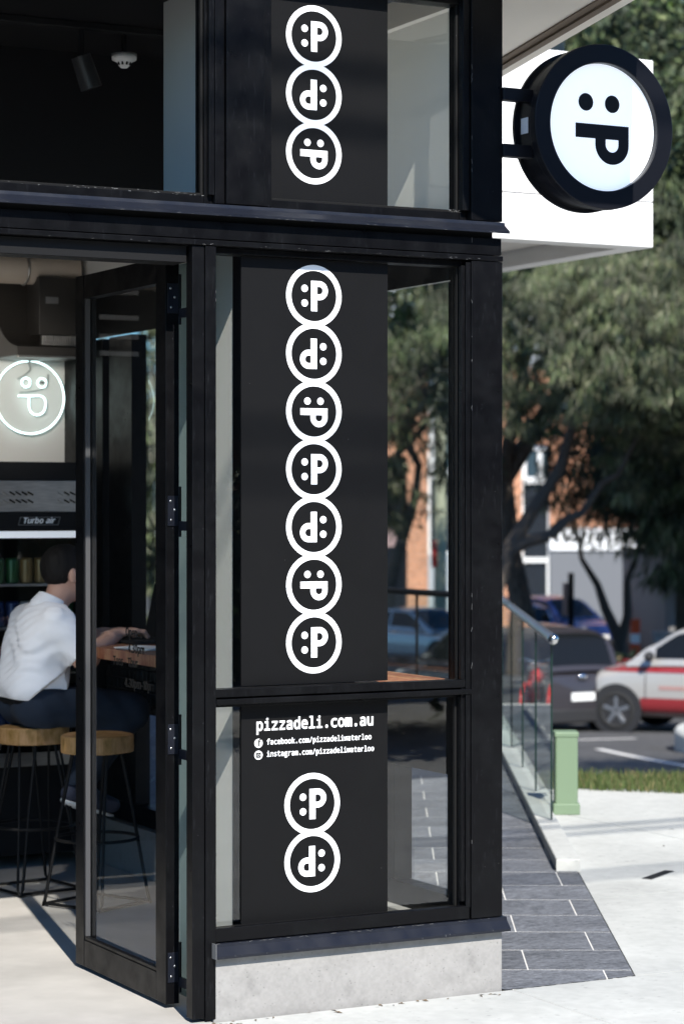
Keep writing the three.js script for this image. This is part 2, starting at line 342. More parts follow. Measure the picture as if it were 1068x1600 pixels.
mesh('sill_end', boxG(-1.049, -1.0472, 0.197, 0.244, -0.02, 0.031, 0), M.chip, shop);
sill(-6, 0.006, 2.528, 2.487, 0.036, shop);
// beam over door and window
S('beam', -6, -0.002, 2.418, 2.474, -0.14, -0.004);
S('beam_lip', -6, 0, 2.398, 2.415, -0.14, 0.004);
S('beam_core', -6, -0.02, 2.40, 2.522, -0.13, -0.03, M.dark);
// posts
const postParts = [[-0.118, -0.06, 0.243, 2.3965], [-0.0595, 0, 0.243, 2.3965]];
S('corner_post', -0.118, 0, 0.243, 2.3965, -0.118, 0);
S('corner_post', -0.118, 0, 2.529, 3.262, -0.118, 0);
S('jamb', -1.113, -1.072, 0.012, 2.397, -0.05, -0.004);
S('jamb', -1.07, -1.034, 0.006, 2.397, -0.12, 0);
S('upper_post', -1.032, -1.0, 2.53, 3.262, -0.10, -0.012);
S('upper_post', -0.998, -0.868, 2.53, 3.262, -0.11, 0);
S('upper_post', -0.866, -0.838, 2.53, 3.262, -0.10, -0.012);
S('head_beam', -6, 0.001, 3.262, 3.34, -0.14, 0.02);
S('parapet', -6, -0.002, 3.342, 3.9, -0.2, -0.02);
// a window: frame pieces, beads and pane
function win(name, x0, x1, y0, y1, f, z, parent = shop, fl = f, ft = f) {
  const w = grp(name, parent);
  const fm = (n, a, b, c, d, zz0, zz1, m = M.coat) => box(n, m, w, a, b, c, d, zz0, zz1, 0.0015);
  fm('frame', x0, x0 + fl, y0, y1, z - 0.04, z + 0.03); fm('frame', x1 - f, x1, y0, y1, z - 0.04, z + 0.03);
  fm('frame', x0 + fl + 0.0005, x1 - f - 0.0005, y0, y0 + f, z - 0.04, z + 0.0285); fm('frame', x0 + fl + 0.0005, x1 - f - 0.0005, y1 - ft, y1, z - 0.04, z + 0.0285);
  // glazing bead round the pane
  const b = 0.008;
  fm('bead', x0 + fl, x0 + fl + b, y0 + f, y1 - ft, z + 0.004, z + 0.018, M.rubber); fm('bead', x1 - f - b, x1 - f, y0 + f, y1 - ft, z + 0.004, z + 0.018, M.rubber);
  fm('bead', x0 + fl + b, x1 - f - b, y0 + f, y0 + f + b, z + 0.004, z + 0.0175, M.rubber);
  const g = new THREE.PlaneGeometry(x1 - x0 - fl - f, y1 - y0 - f - ft); g.translate((x0 + fl + x1 - f) / 2, (y0 + f + y1 - ft) / 2, z);
  mesh('pane', g, M.glass, w);
  return w;
}
const GZ = -0.062;
win('display_window', -1.033, -0.1185, 0.996, 2.397, 0.022, GZ, shop, 0.006, 0.018);
win('display_window', -1.033, -0.1185, 0.244, 0.978, 0.03, GZ, shop, 0.006, 0.01);
S('transom', -1.033, -0.1185, 0.9785, 0.9955, -0.1, 0.002);
S('transom', -1.033, -0.13, 1.0, 1.026, -0.04, -0.008);
S('window_stop', -0.150, -0.119, 0.30, 2.38, -0.03, -0.012);
S('window_stop', -0.137, -0.120, 0.28, 2.39, -0.011, -0.003);
S('bottom_rail', -1.033, -0.123, 0.2435, 0.286, -0.03, -0.004);
win('upper_window', -0.8375, -0.1185, 2.53, 3.262, 0.026, GZ, shop, 0.008);
S('window_stop', -0.145, -0.119, 2.56, 3.26, -0.03, -0.01);
{ const u = win('upper_window', -6, -1.033, 2.53, 3.262, 0.026, GZ); u.children[u.children.length - 1].material = M.doorGlass; }
S('window_stop', -1.052, -1.034, 2.556, 3.26, -0.03, -0.012);
// flecks of old sealant, chipped edges and debris along the frames
{
  const list = [];
  const fleck = (x, y, z, w, h) => { const g = new THREE.BoxGeometry(w, h, 0.0012, 1, 1, 1); g.rotateZ(rr(-0.3, 0.3)); g.translate(x, y, z); list.push(g); };
  for (let k = 0; k < 34; k++) fleck(rr(-1.75, -1.06), 2.558 + rr(-0.004, 0.003), -0.0325, rr(0.001, 0.008), rr(0.0006, 0.002));
  for (let k = 0; k < 16; k++) fleck(rr(-0.19, -0.14), 2.558 + rr(-0.003, 0.006), -0.0325, rr(0.001, 0.005), rr(0.0008, 0.002));
  for (let k = 0; k < 26; k++) fleck(rr(-1.9, 0.02), 2.4885 + rr(-0.001, 0.002), 0.0362, rr(0.002, 0.014), rr(0.0004, 0.0009));
  for (let k = 0; k < 30; k++) fleck(rr(-1.9, 0), 2.4 + rr(-0.001, 0.004), 0.0042, rr(0.001, 0.012), rr(0.0004, 0.0009));
  for (let k = 0; k < 36; k++) fleck(rr(-1.04, 0.01), 0.2395 + rr(-0.001, 0.001), 0.0052, rr(0.002, 0.02), rr(0.0004, 0.0008));
  for (let k = 0; k < 14; k++) fleck(rr(-1.04, 0.01), rr(0.199, 0.206), 0.0302, rr(0.0006, 0.001), rr(0.001, 0.005));
  for (let k = 0; k < 12; k++) fleck(-1.0345, rr(0.2, 2.39), 0.0003, 0.0007, rr(0.002, 0.012));
  for (let k = 0; k < 18; k++) fleck(-0.1175, rr(0.26, 3.2), 0.0003, 0.0007, rr(0.002, 0.02));
  for (let k = 0; k < 16; k++) fleck(rr(-1.11, 0), rr(0.3, 3.2), 0.0003, 0.0012, 0.0012);
  const m = mesh('paint_chip', merge(list), M.chip, shop); m.userData.kind = 'stuff';
}
// structural column inside the window: pale side, black front
S('column', -0.896, -0.46, 0.003, 3.30, -0.73, -0.176, M.paint, 0.004);
S('column_cladding', -0.897, -0.459, 0.004, 3.30, -0.1755, -0.170, M.black, 0.001);
// side wall along the tiled path
S('side_wall', -0.11, -0.004, 2.398, 3.262, -4.2, -1.4, M.coat, 0);
S('side_wall', -0.11, -0.004, 2.398, 2.58, -1.399, -0.121, M.coat, 0);
{ const g = new THREE.PlaneGeometry(1.27, 0.68); g.rotateY(Math.PI / 2); g.translate(-0.06, 2.921, -0.764); mesh('opal_pane', g, M.opal, shop); }
S('side_lining', -0.118, -0.1105, 2.58, 3.262, -4.0, -1.4, M.paint, 0);
S('side_beam', -0.118, -0.1105, 2.345, 2.578, -4.0, -0.13, M.black, 0);
S('side_apron', -0.10, -0.02, 0.695, 1.0, -4.0, -0.122, M.coat);
S('side_rail', -0.09, -0.02, 0.206, 0.288, -4.0, -0.122, M.coat);
for (const [a, b] of [[-0.20, -0.122], [-3.20, -2.94], [-4.0, -3.28], [-1.72, -1.64]]) { S('side_mullion', -0.09, -0.02, 1.001, 2.344, a, b, M.coat); }
for (const [a, b] of [[-0.205, -0.122], [-0.66, -0.57], [-2.55, -2.0], [-1.45, -1.35], [-4.0, -2.9]]) S('side_mullion', -0.09, -0.02, 0.289, 0.694, a, b, M.coat);
function sidePane(z0, z1, y0, y1) { const g = new THREE.PlaneGeometry(z1 - z0, y1 - y0); g.rotateY(Math.PI / 2); g.translate(-0.05, (y0 + y1) / 2, (z0 + z1) / 2); mesh('side_pane', g, M.doorGlass, shop); }
sidePane(-1.64, -0.2, 1.001, 2.344); sidePane(-2.94, -1.72, 1.001, 2.344); sidePane(-3.28, -3.2, 1.001, 2.344);
sidePane(-0.57, -0.205, 0.289, 0.694); sidePane(-1.35, -0.66, 0.289, 0.694); sidePane(-2.0, -1.45, 0.289, 0.694); sidePane(-2.9, -2.55, 0.289, 0.694);
// room: floor, walls, ceiling, roof
mesh('floor', prismG([[-6, 0.009], [-1.05, 0.009], [-1.05, -0.135], [-0.135, -0.135], [-0.135, -4], [-6, -4]], -0.05, 0.0), M.floor, shop);
S('ceiling', -6, -0.12, 3.34, 3.42, -4, -0.15, M.black, 0);
S('roof', -6.2, 0.0, 3.425, 3.6, -4.2, -0.21, M.dark, 0);
S('back_wall', -1.6, -0.002, 0, 3.34, -4.2, -3.752, M.paint, 0);
S('back_wall', -6, -1.602, 0, 3.34, -4.2, -3.752, M.black, 0);
S('left_wall', -6.2, -6.002, 0, 3.4, -4.2, 0, M.dark, 0);
S('added_sun_block', -6, -0.9, 2.545, 2.565, -1.05, -0.141, M.black, 0);  // added, hidden from the camera: stops sun entering by the upper window
S('bulkhead', -6, -0.12, 2.62, 3.34, -2.05, -1.9, M.black, 0);
// black tiles under the window counter
{
  const w = grp('tiled_apron'); let k = 0; const tm = [0.006, 0.014, 0.024].map((v) => std({ color: col(v * 0.7, v, v * 1.35), roughness: 0.25 }));
  const tg = new RoundedBoxGeometry(0.012, 0.044, 0.042, 1, 0.003);
  for (let j = 0; j < 6; j++) for (let i = 0; i < 48; i++) { const m = mesh('tile', tg, tm[Math.floor(rnd() * 3)], w); m.position.set(-0.106, 0.72 + j * 0.047, -1.0 - i * 0.046); k++; }
}
// folding door, opened inwards
{
  const X = -1.077, th = 0.046;
  function leaf(x, z0, z1, label, name) {
    const d = grp(name); d.userData.label = label; const T0 = 2.385, w = 0.078;
    const fm = (n, y0, y1, a, b, m = M.coat, dx = 0) => box(n, m, d, x - th / 2 - dx, x + th / 2 + dx, y0, y1, a, b, 0.002);
    fm('stile', 0.014, T0, z0, z0 + w); fm('stile', 0.014, T0, z1 - w, z1);
    fm('bottom_rail', 0.014, 0.105, z0 + w + 0.0005, z1 - w - 0.0005, M.coat, -0.0008); fm('top_rail', 2.305, T0, z0 + w + 0.0005, z1 - w - 0.0005, M.coat, -0.0008);
    for (const [a, b, c, e] of [[0.106, 0.117, z0 + w + 0.0005, z1 - w - 0.0005], [0.118, 2.304, z0 + w + 0.0005, z0 + w + 0.011], [0.118, 2.304, z1 - w - 0.011, z1 - w - 0.0005]]) box('bead', c < z0 + 0.1 && b > 1 ? M.gasket : M.coat, d, x - th / 2 + 0.003, x - 0.003, a, b, c, e, 0.001);
    const g = new THREE.PlaneGeometry(z1 - z0 - 2 * w, 2.2); g.rotateY(-Math.PI / 2); g.translate(x, 1.205, (z0 + z1) / 2); mesh('pane', g, M.doorGlass, d);
    return d;
  }
  const A = leaf(X, -1.02, -0.238, 'leaf of the folding door, black frame with clear glass, opened inwards', 'folding_door');
  // offset hinges between the leaf and the jamb
  for (const y of [0.128, 0.852, 1.576, 2.25]) {
    const h = grp('hinge'); h.userData.label = 'black door hinge with bright screw heads';
    box('hinge_leaf', M.flash, h, X - 0.017, X + 0.019, y - 0.045, y + 0.05, -0.2375, -0.2345, 0.001);
    box('hinge_leaf', M.flash, h, X + 0.02, X + 0.032, y - 0.06, y - 0.03, -0.2345, -0.125, 0.001);
    const c = new THREE.CylinderGeometry(0.0065, 0.0065, 0.16, 8); c.translate(X + 0.026, y, -0.242); mesh('knuckle', c, M.coat, h);
    for (const [dx, dy] of [[-0.008, 0.034], [0.006, 0.006], [-0.006, -0.026]]) { const q = new THREE.SphereGeometry(0.004, 8, 6); q.scale(1, 1, 0.5); q.translate(X + dx, y + dy, -0.234); mesh('screw', q, M.bolt, h); }
  }
  const sg = new THREE.PlaneGeometry(0.3, 2.33); sg.rotateY(-Math.PI / 2); sg.translate(-1.036, 1.2, -0.275); mesh('added_dimming_pane', sg, M.tinted, shop);  // added tinted pane, darkens the sunlit column face behind the hinge gap
  // opening hours on the glass
  const ink = phy({ color: col(0.006, 0.006, 0.006), roughness: 0.8, specularIntensity: 0.3 });
  [['Open', 1.163, -0.62], ['4.30pm', 1.11, -0.6], ['Tues - Thur', 1.063, -0.73], ['4.30pm-10pm', 0.995, -0.63]].forEach(([t, y, z]) => {
    const g = letters(t, fontSans, 0.03, 0.0008); g.rotateY(-Math.PI / 2); g.translate(X - 0.001, y, z); mesh('lettering', g, ink, A, 'black opening hours lettering on the door glass');
  });
}
// door head track over the opening
S('door_track', -6, -1.12, 2.345, 2.397, -0.13, -0.03, M.black);

// ---------------------------------------------------------------- window signs: white ring faces on black
function pShape(h) {                                     // a geometric capital P, height h, centred
  const w = h * 0.62, t = h * 0.225, r = h * 0.315, s = new THREE.Shape();
  const x0 = -w / 2, y0 = -h / 2, y1 = h / 2, cx = w / 2 - r;
  s.moveTo(x0, y0); s.lineTo(x0 + t, y0); s.lineTo(x0 + t, y1 - 2 * r); s.lineTo(cx, y1 - 2 * r); s.absarc(cx, y1 - r, r, -Math.PI / 2, Math.PI / 2, false); s.lineTo(x0, y1); s.lineTo(x0, y0);
  const q = new THREE.Path(), ri = r - t * 0.86; q.moveTo(x0 + t, y1 - r - ri); q.lineTo(x0 + t, y1 - r + ri); q.lineTo(cx, y1 - r + ri); q.absarc(cx, y1 - r, ri, Math.PI / 2, -Math.PI / 2, true); q.lineTo(x0 + t, y1 - r - ri);
  s.holes.push(q); return s;
}
const flat = (s, d, seg = 24) => new THREE.ExtrudeGeometry(s, { depth: d, bevelEnabled: false, curveSegments: seg });
function ringShape(R, t) { const s = new THREE.Shape(); s.absarc(0, 0, R, 0, Math.PI * 2, false); const h = new THREE.Path(); h.absarc(0, 0, R - t, 0, Math.PI * 2, true); s.holes.push(h); return s; }
function face(parent, x, y, z, R, t, rot, mat, depth = 0.0008) {
  const g = grp('ring_face', parent); g.position.set(x, y, z);
  mesh('ring', flat(ringShape(R, t), depth * (0.8 + 0.4 * rnd()), 48), mat, g);
  const p = flat(pShape(R * 0.98), depth, 16); p.translate(R * 0.2, 0, 0);
  const dots = []; for (const s of [-1, 1]) { const c = new THREE.Shape(); c.absarc(-R * 0.335, s * R * 0.235, R * 0.118, 0, Math.PI * 2); dots.push(flat(c, depth, 16)); }
  const place = (n, gg) => { gg.rotateZ(rot); mesh(n, gg, mat, g); };
  place('letter', p); dots.forEach((d) => place('dot', d));
}
const signX0 = -0.9225, signX1 = -0.4005;
function panel(label, x0, x1, y0, y1) {
  const o = thing('window_sign', label, 'sign', [0, 0, 0], 0, 'black window signs with white ring faces');
  box('backing', M.vinyl, o, x0, x1, y0, y1, GZ + 0.0015, GZ + 0.0065, 0);
  return o;
}
const ROT = [0, Math.PI, -Math.PI / 2], RR = 0.0987, RT = 0.0185, pitch = 2 * RR - RT;
const vinylWhite = std({ color: col(0.86, 0.86, 0.86), roughness: 0.5 }), zS = GZ + 0.0072, cxS = -0.668;
{
  const o = panel('tall black sign with seven white ring faces in the main window', signX0, signX1, 1.03, 2.378);
  for (let k = 0; k < 7; k++) face(o, cxS, 2.262 - k * 0.18367, zS, RR, RT, ROT[k % 3], vinylWhite);
  const p2 = panel('black sign with web address and two white ring faces, below the transom', signX0, signX1, 0.276, 0.967);
  for (let k = 0; k < 2; k++) face(p2, cxS - 0.006, 0.646 - k * 0.182, zS, RR, RT, ROT[k], vinylWhite);
  const put = (t, s, x, y, pt, grow) => { const g = letters(t, fontMono, s, 0.0008, pt, grow); g.translate(x, y, zS); mesh('lettering', g, vinylWhite, p2, 'white lettering reading ' + t); };
  put('pizzadeli.com.au', 0.0355, -0.8725, 0.888, 0.0263, 0.0015);
  put('facebook.com/pizzadeliwaterloo', 0.0168, -0.8355, 0.8425, 0.01252, 0.0006);
  put('instagram.com/pizzadeliwaterloo', 0.0168, -0.8355, 0.8045, 0.01242, 0.0006);
  for (const [y, kind] of [[0.848, 0], [0.8105, 1]]) {
    const c = new THREE.Shape(); c.absarc(0, 0, 0.0143, 0, Math.PI * 2);
    const ic = grp('icon', p2); ic.position.set(-0.8635, y, zS);
    mesh('disc', flat(c, 0.0008), vinylWhite, ic);
    if (kind === 0) { const g = letters('f', fontSans, 0.021, 0.0006); g.translate(-0.003, -0.0095, 0.001); mesh('glyph', g, M.vinyl, ic); }
    else { const sq = new THREE.Shape([[-0.008, -0.008], [0.008, -0.008], [0.008, 0.008], [-0.008, 0.008]].map((a) => new THREE.Vector2(...a))); const h = new THREE.Path(); h.absarc(0, 0, 0.0046, 0, Math.PI * 2, true); sq.holes.push(h); const l = new THREE.Shape(); l.absarc(0, 0, 0.003, 0, Math.PI * 2); mesh('glyph', merge([flat(sq, 0.0006).translate(0, 0, 0.001), flat(l, 0.0006).translate(0, 0, 0.001)]), M.vinyl, ic); }
  }
  const p3 = panel('black sign with three white ring faces in the upper window', -0.8285, signX1, 2.558, 3.235);
  for (let k = 0; k < 3; k++) face(p3, cxS, 3.087 - k * 0.1855, zS, RR, RT, ROT[k % 3], vinylWhite);
}
// round projecting light box
{
  const o = thing('round_light_box', 'round black rimmed light box sign on two arms at the shop corner', 'sign', [0.352, 2.857, 0.0]);
  const R = 0.272, mat = phy({ color: col(0.006, 0.0065, 0.009), roughness: 0.32, specularIntensity: 0.5 });
  const rim = ringShape(R, 0.056); mesh('rim', new THREE.ExtrudeGeometry(rim, { depth: 0.028, bevelEnabled: true, bevelSize: 0.003, bevelThickness: 0.003, bevelSegments: 2, curveSegments: 64 }).translate(0, 0, 0.045), mat, o);
  const drum = new THREE.CylinderGeometry(R - 0.012, R - 0.012, 0.1, 64, 1, true); drum.rotateX(Math.PI / 2); drum.translate(0, 0, -0.007); mesh('drum', drum, mat, o);
  const back = ringShape(R, 0.06); mesh('back_rim', new THREE.ExtrudeGeometry(back, { depth: 0.012, bevelEnabled: false, curveSegments: 64 }).translate(0, 0, -0.068), mat, o);
  const lens = new THREE.CircleGeometry(R - 0.052, 48); lens.rotateY(Math.PI); lens.translate(0, 0, -0.064); mesh('back_lens', lens, M.white, o);
  const lit = std({ color: col(0.80, 0.82, 0.85), roughness: 0.35, emissive: col(0.80, 0.88, 1.0), emissiveIntensity: 0.42 });
  const f = new THREE.CircleGeometry(R - 0.05, 64); f.translate(0, 0, 0.052); mesh('lens', f, lit, o);
  const ink = phy({ color: col(0.007, 0.007, 0.008), roughness: 0.45, specularIntensity: 0.5 });
  const p = flat(pShape(0.212), 0.001, 20); p.rotateZ(-Math.PI / 2); p.translate(0.005, -0.055, 0.0525); mesh('letter', p, ink, o);
  for (const s of [-1, 1]) { const c = new THREE.Shape(); c.absarc(0.0 + s * 0.052, 0.083, 0.0295, 0, 7); const g = new THREE.CircleGeometry(0.0295, 28); g.translate(-0.008 + s * 0.0525, 0.082, 0.0532); mesh('dot', g, ink, o); }
  for (const y of [0.093, -0.092]) box('arm', mat, o, -0.355, -0.24, y - 0.021, y + 0.021, -0.02, 0.012, 0.002);
  box('rating_plate', std({ color: col(0.6, 0.62, 0.66), roughness: 0.5 }), o, -0.2625, -0.2605, -0.03, 0.022, -0.03, 0.012, 0);
  const ra = new THREE.RectAreaLight(new THREE.Color(0.85, 0.92, 1), 1.2, 0.36, 0.36); ra.position.set(0, 0, 0.075); ra.lookAt(o.position.clone().add(V(0, 0, 3))); ra.rotation.set(0, Math.PI, 0); o.add(ra);
}
// ---------------------------------------------------------------- inside the shop
// timber counter along the side window
{
  const o = thing('window_counter', 'long timber counter along the side window inside the shop', 'counter');
  let z = -0.16; const w = 0.094;
  const mats = [0.85, 1, 1.15].map((k) => std({ map: T.wood, roughness: 0.45, color: col(k, k, k) }));
  for (let i = 0; i < 4; i++) { const x = -0.492 + i * w; const g = boxG(x, x + w - 0.0008, 0.972, 1.018 + 0.0003 * i, -3.08, -0.155, 0.002); const p = g.attributes.uv; for (let k = 0; k < p.count; k++) { const u = p.getX(k), v = p.getY(k); p.setXY(k, v + i * 0.37, u); } mesh('board', g, mats[i % 3], o); }
  for (const zz of [-0.75, -1.7, -2.9]) box('bracket', M.black, o, -0.40, -0.112, 0.93, 0.971, zz - 0.02, zz + 0.02);
}
// bar stools: slab of tree trunk on bent rod legs
function stool(x, z, turn, label) {
  const o = thing('bar_stool', label, 'stool', [x, 0, z], turn, 'bar stools at the window counter');
  const s = new THREE.Shape(); for (let k = 0; k <= 28; k++) { const a = k / 28 * Math.PI * 2, r = 0.142 * (1 + 0.05 * Math.sin(2 * a + 1) + 0.03 * Math.sin(5 * a)); k ? s.lineTo(r * Math.cos(a), r * Math.sin(a)) : s.moveTo(r * Math.cos(a), r * Math.sin(a)); }
  const g = new THREE.ExtrudeGeometry(s, { depth: 0.058, bevelEnabled: true, bevelSize: 0.006, bevelThickness: 0.006, bevelSegments: 2 }); g.rotateX(-Math.PI / 2); g.translate(0, 0.618, 0);
  const sg = metreUV(g), sp = sg.attributes.position, su = sg.attributes.uv, sn = sg.attributes.normal;
  for (let k = 0; k < sp.count; k++) if (Math.abs(sn.getY(k)) < 0.8) su.setXY(k, Math.atan2(sp.getZ(k), sp.getX(k)) * 0.14 + x, sp.getY(k));
  mesh('seat', sg, M.seat, o);
  const r = 0.0065, y = 0.0075;
  for (let k = 0; k < 4; k++) {                         // each leg a hairpin of bent rod
    const a = k * Math.PI / 2 + Math.PI / 4, c = Math.cos(a), q = Math.sin(a), t = V(-q, 0, c);
    const P = (rad, h, off) => V(c * rad + t.x * off, h, q * rad + t.z * off);
    mesh('leg', tubeG([P(0.095, 0.615, -0.035), P(0.15, 0.33, -0.02), P(0.205, 0.03, -0.010), P(0.212, y, 0), P(0.205, 0.03, 0.010), P(0.15, 0.33, 0.02), P(0.095, 0.615, 0.035)], r, 6, 40), M.black, o);
  }
  const ring = []; for (let k = 0; k < 4; k++) { const a = k * Math.PI / 2 + Math.PI / 4; ring.push(V(Math.cos(a) * 0.205, 0.012, Math.sin(a) * 0.205)); }
  for (let k = 0; k < 4; k++) mesh('floor_rail', tubeG([ring[k], ring[(k + 1) % 4]], r, 6), M.black, o);
  const up = []; for (let k = 0; k <= 16; k++) { const a = k / 16 * Math.PI * 2; up.push(V(Math.cos(a) * 0.165, 0.27, Math.sin(a) * 0.165)); }
  mesh('foot_ring', new THREE.TubeGeometry(new THREE.CatmullRomCurve3(up, false), 32, r, 6), M.black, o);
  return o;
}
stool(-0.655, -2.63, 0.15, 'bar stool under the seated person in the white shirt');
stool(-0.565, -2.16, 0.45, 'empty bar stool nearest the folding door, next to the seated person');
// things on the counter
{
  const o = thing('laptop', 'black laptop open on the window counter in front of the person', 'laptop', [-0.2, 1.0195, -2.55], 0.1);
  box('keyboard_half', M.dark, o, -0.13, 0.1, 0, 0.016, -0.17, 0.17, 0.004);
  const g = boxG(-0.004, 0.004, 0, 0.23, -0.17, 0.17, 0.003); g.rotateZ(-0.22); g.translate(0.1, 0.012, 0); mesh('screen_half', g, M.dark, o);
  const e = thing('paper_stack', 'thin stack of white paper on the window counter near the door', 'paper', [-0.38, 1.0195, -2.1], 0.2);
  for (let k = 0; k < 3; k++) { const m = box('sheet', M.white, e, -0.075, 0.075, k * 0.003, k * 0.003 + 0.0025, -0.105, 0.105, 0); m.rotation.y = 0.1 * k; }
}
// drinks fridge
{
  const o = thing('drinks_fridge', 'tall glass fronted drinks fridge with a black logo header behind the person', 'fridge', [-0.66, 0, -3.43]);
  const x0 = -0.62, x1 = 0.47, zf = 0.29;
  box('cabinet_side', M.black, o, x0, x0 + 0.04, 0.06, 1.78, -0.3, zf - 0.02); box('cabinet_side', M.black, o, x1 - 0.04, x1, 0.06, 1.78, -0.3, zf - 0.02);
  box('cabinet_back', M.dark, o, x0 + 0.041, x1 - 0.041, 0.06, 1.78, -0.3, -0.28);
  box('top_trim', M.black, o, x0, x1, 1.705, 1.785, -0.3, zf + 0.004);
  const pn = box('vent_panel', M.steel, o, x0, x1, 1.566, 1.703, 0.2, zf);
  for (let i = 0; i < 26; i++) for (let j = 0; j < 2; j++) { if (i % 13 > 4 && i % 13 < 9 && j < 2 && i > 17) continue; const g = boxG(-0.014, 0.014, -0.003, 0.003, 0, 0.006, 0.001); g.rotateZ(-0.5); g.translate(-0.30 + i * 0.028, 1.613 + j * 0.034, zf); mesh('louvre', g, i % 9 < 5 ? M.steel : M.dark, o); }
  const h = box('header', M.black, o, x0, x1, 1.488, 1.565, -0.2, zf + 0.012);
  const t = letters('Turbo air', fontSans, 0.026, 0.002); t.computeBoundingBox(); const tw = t.boundingBox.max.x; t.applyMatrix4(new THREE.Matrix4().set(1, 0.25, 0, 0, 0, 1, 0, 0, 0, 0, 1, 0, 0, 0, 0, 1)); t.translate(0.136, 1.516, zf + 0.012); mesh('lettering', t, M.white, h);
  const bx = 0.115, by = 1.508, bw = tw + 0.04, bh = 0.036, sk = 0.01, q = 0.003;
  const fr = new THREE.Shape([[0, 0], [bw, 0], [bw + sk, bh], [sk, bh]].map((a) => new THREE.Vector2(...a))); fr.holes.push(new THREE.Path([[q, q], [sk + q, bh - q], [bw + sk - q, bh - q], [bw - q, q]].map((a) => new THREE.Vector2(...a))));
  mesh('logo_outline', flat(fr, 0.002).translate(bx, by, zf + 0.012), M.chip, h);
  const lit = std({ color: col(0.8, 0.82, 0.85), emissive: col(0.9, 0.95, 1), emissiveIntensity: 0.25 });
  box('light_strip', lit, o, x0 + 0.02, x1 - 0.02, 1.452, 1.482, zf - 0.03, zf - 0.004, 0.002);
  for (const xx of [x0, -0.095, x1 - 0.03]) box('door_stile', M.dark, o, xx, xx + 0.03, 0.52, 1.45, zf - 0.04, zf);
  const dg = new THREE.PlaneGeometry(x1 - x0 - 0.06, 0.93); dg.translate((x0 + x1) / 2, 0.985, zf - 0.02); mesh('door_pane', dg, M.glass, o);
  box('kick_plate', M.black, o, x0, x1, 0.06, 0.454, -0.2, zf - 0.05);
  box('base_strip', M.steel, o, x0, x1, 0.455, 0.515, zf + 0.001, zf + 0.012);
  for (const y of [0.56, 0.86, 1.06, 1.25]) box('shelf', M.steel, o, x0 + 0.04, x1 - 0.04, y - 0.012, y, -0.26, zf - 0.06);
  const cm = [[0.3, 0.02, 0.02], [0.015, 0.03, 0.1], [0.35, 0.35, 0.36], [0.02, 0.08, 0.03], [0.2, 0.13, 0.05], [0.012, 0.012, 0.016], [0.2, 0.015, 0.05]].map((c) => std({ color: col(...c), roughness: 0.3, metalness: 0.3 }));
  const can = new THREE.LatheGeometry([[0, 0], [0.024, 0], [0.03, 0.006], [0.03, 0.1], [0.026, 0.112], [0, 0.112]].map((a) => new THREE.Vector2(...a)), 14);
  const bot = new THREE.LatheGeometry([[0, 0], [0.03, 0], [0.031, 0.11], [0.024, 0.14], [0.012, 0.165], [0.012, 0.19], [0, 0.19]].map((a) => new THREE.Vector2(...a)), 14);
  let n = 0; const hue3 = (i, y) => (y < 0.6 ? [1, 5, 3][Math.floor(i / 3) % 3] : Math.floor(i / 2 + y * 10) % 7);
  for (const [y, big] of [[0.56, 1], [0.86, 0], [1.06, 0], [1.25, 0]]) for (let i = 0; i < 15; i++) {
    const x = x0 + 0.09 + i * 0.066 + rr(-0.003, 0.003); if (rnd() < 0.12) continue;
    const c = mesh(numbered(big ? 'drink_bottle' : 'drink_can'), big ? bot : can, cm[hue3(i, y)]); c.position.set(-0.66 + x, y + 0.0005, -3.43 + zf - 0.11);
    const hue = ['red', 'navy', 'silver', 'green', 'amber', 'black', 'crimson'][hue3(i, y)], lev = { 0.56: 'bottom', 0.86: 'third', 1.06: 'second', 1.25: 'top' }[y];
    scene.add(c); c.userData = { label: big ? hue + ' drink bottle on the ' + lev + ' shelf of the glass fridge' : 'small ' + hue + ' drink can on the ' + lev + ' shelf of the glass fridge', category: big ? 'bottle' : 'can', group: big ? 'bottles in the drinks fridge' : 'cans in the drinks fridge' }; n++;
  }
}
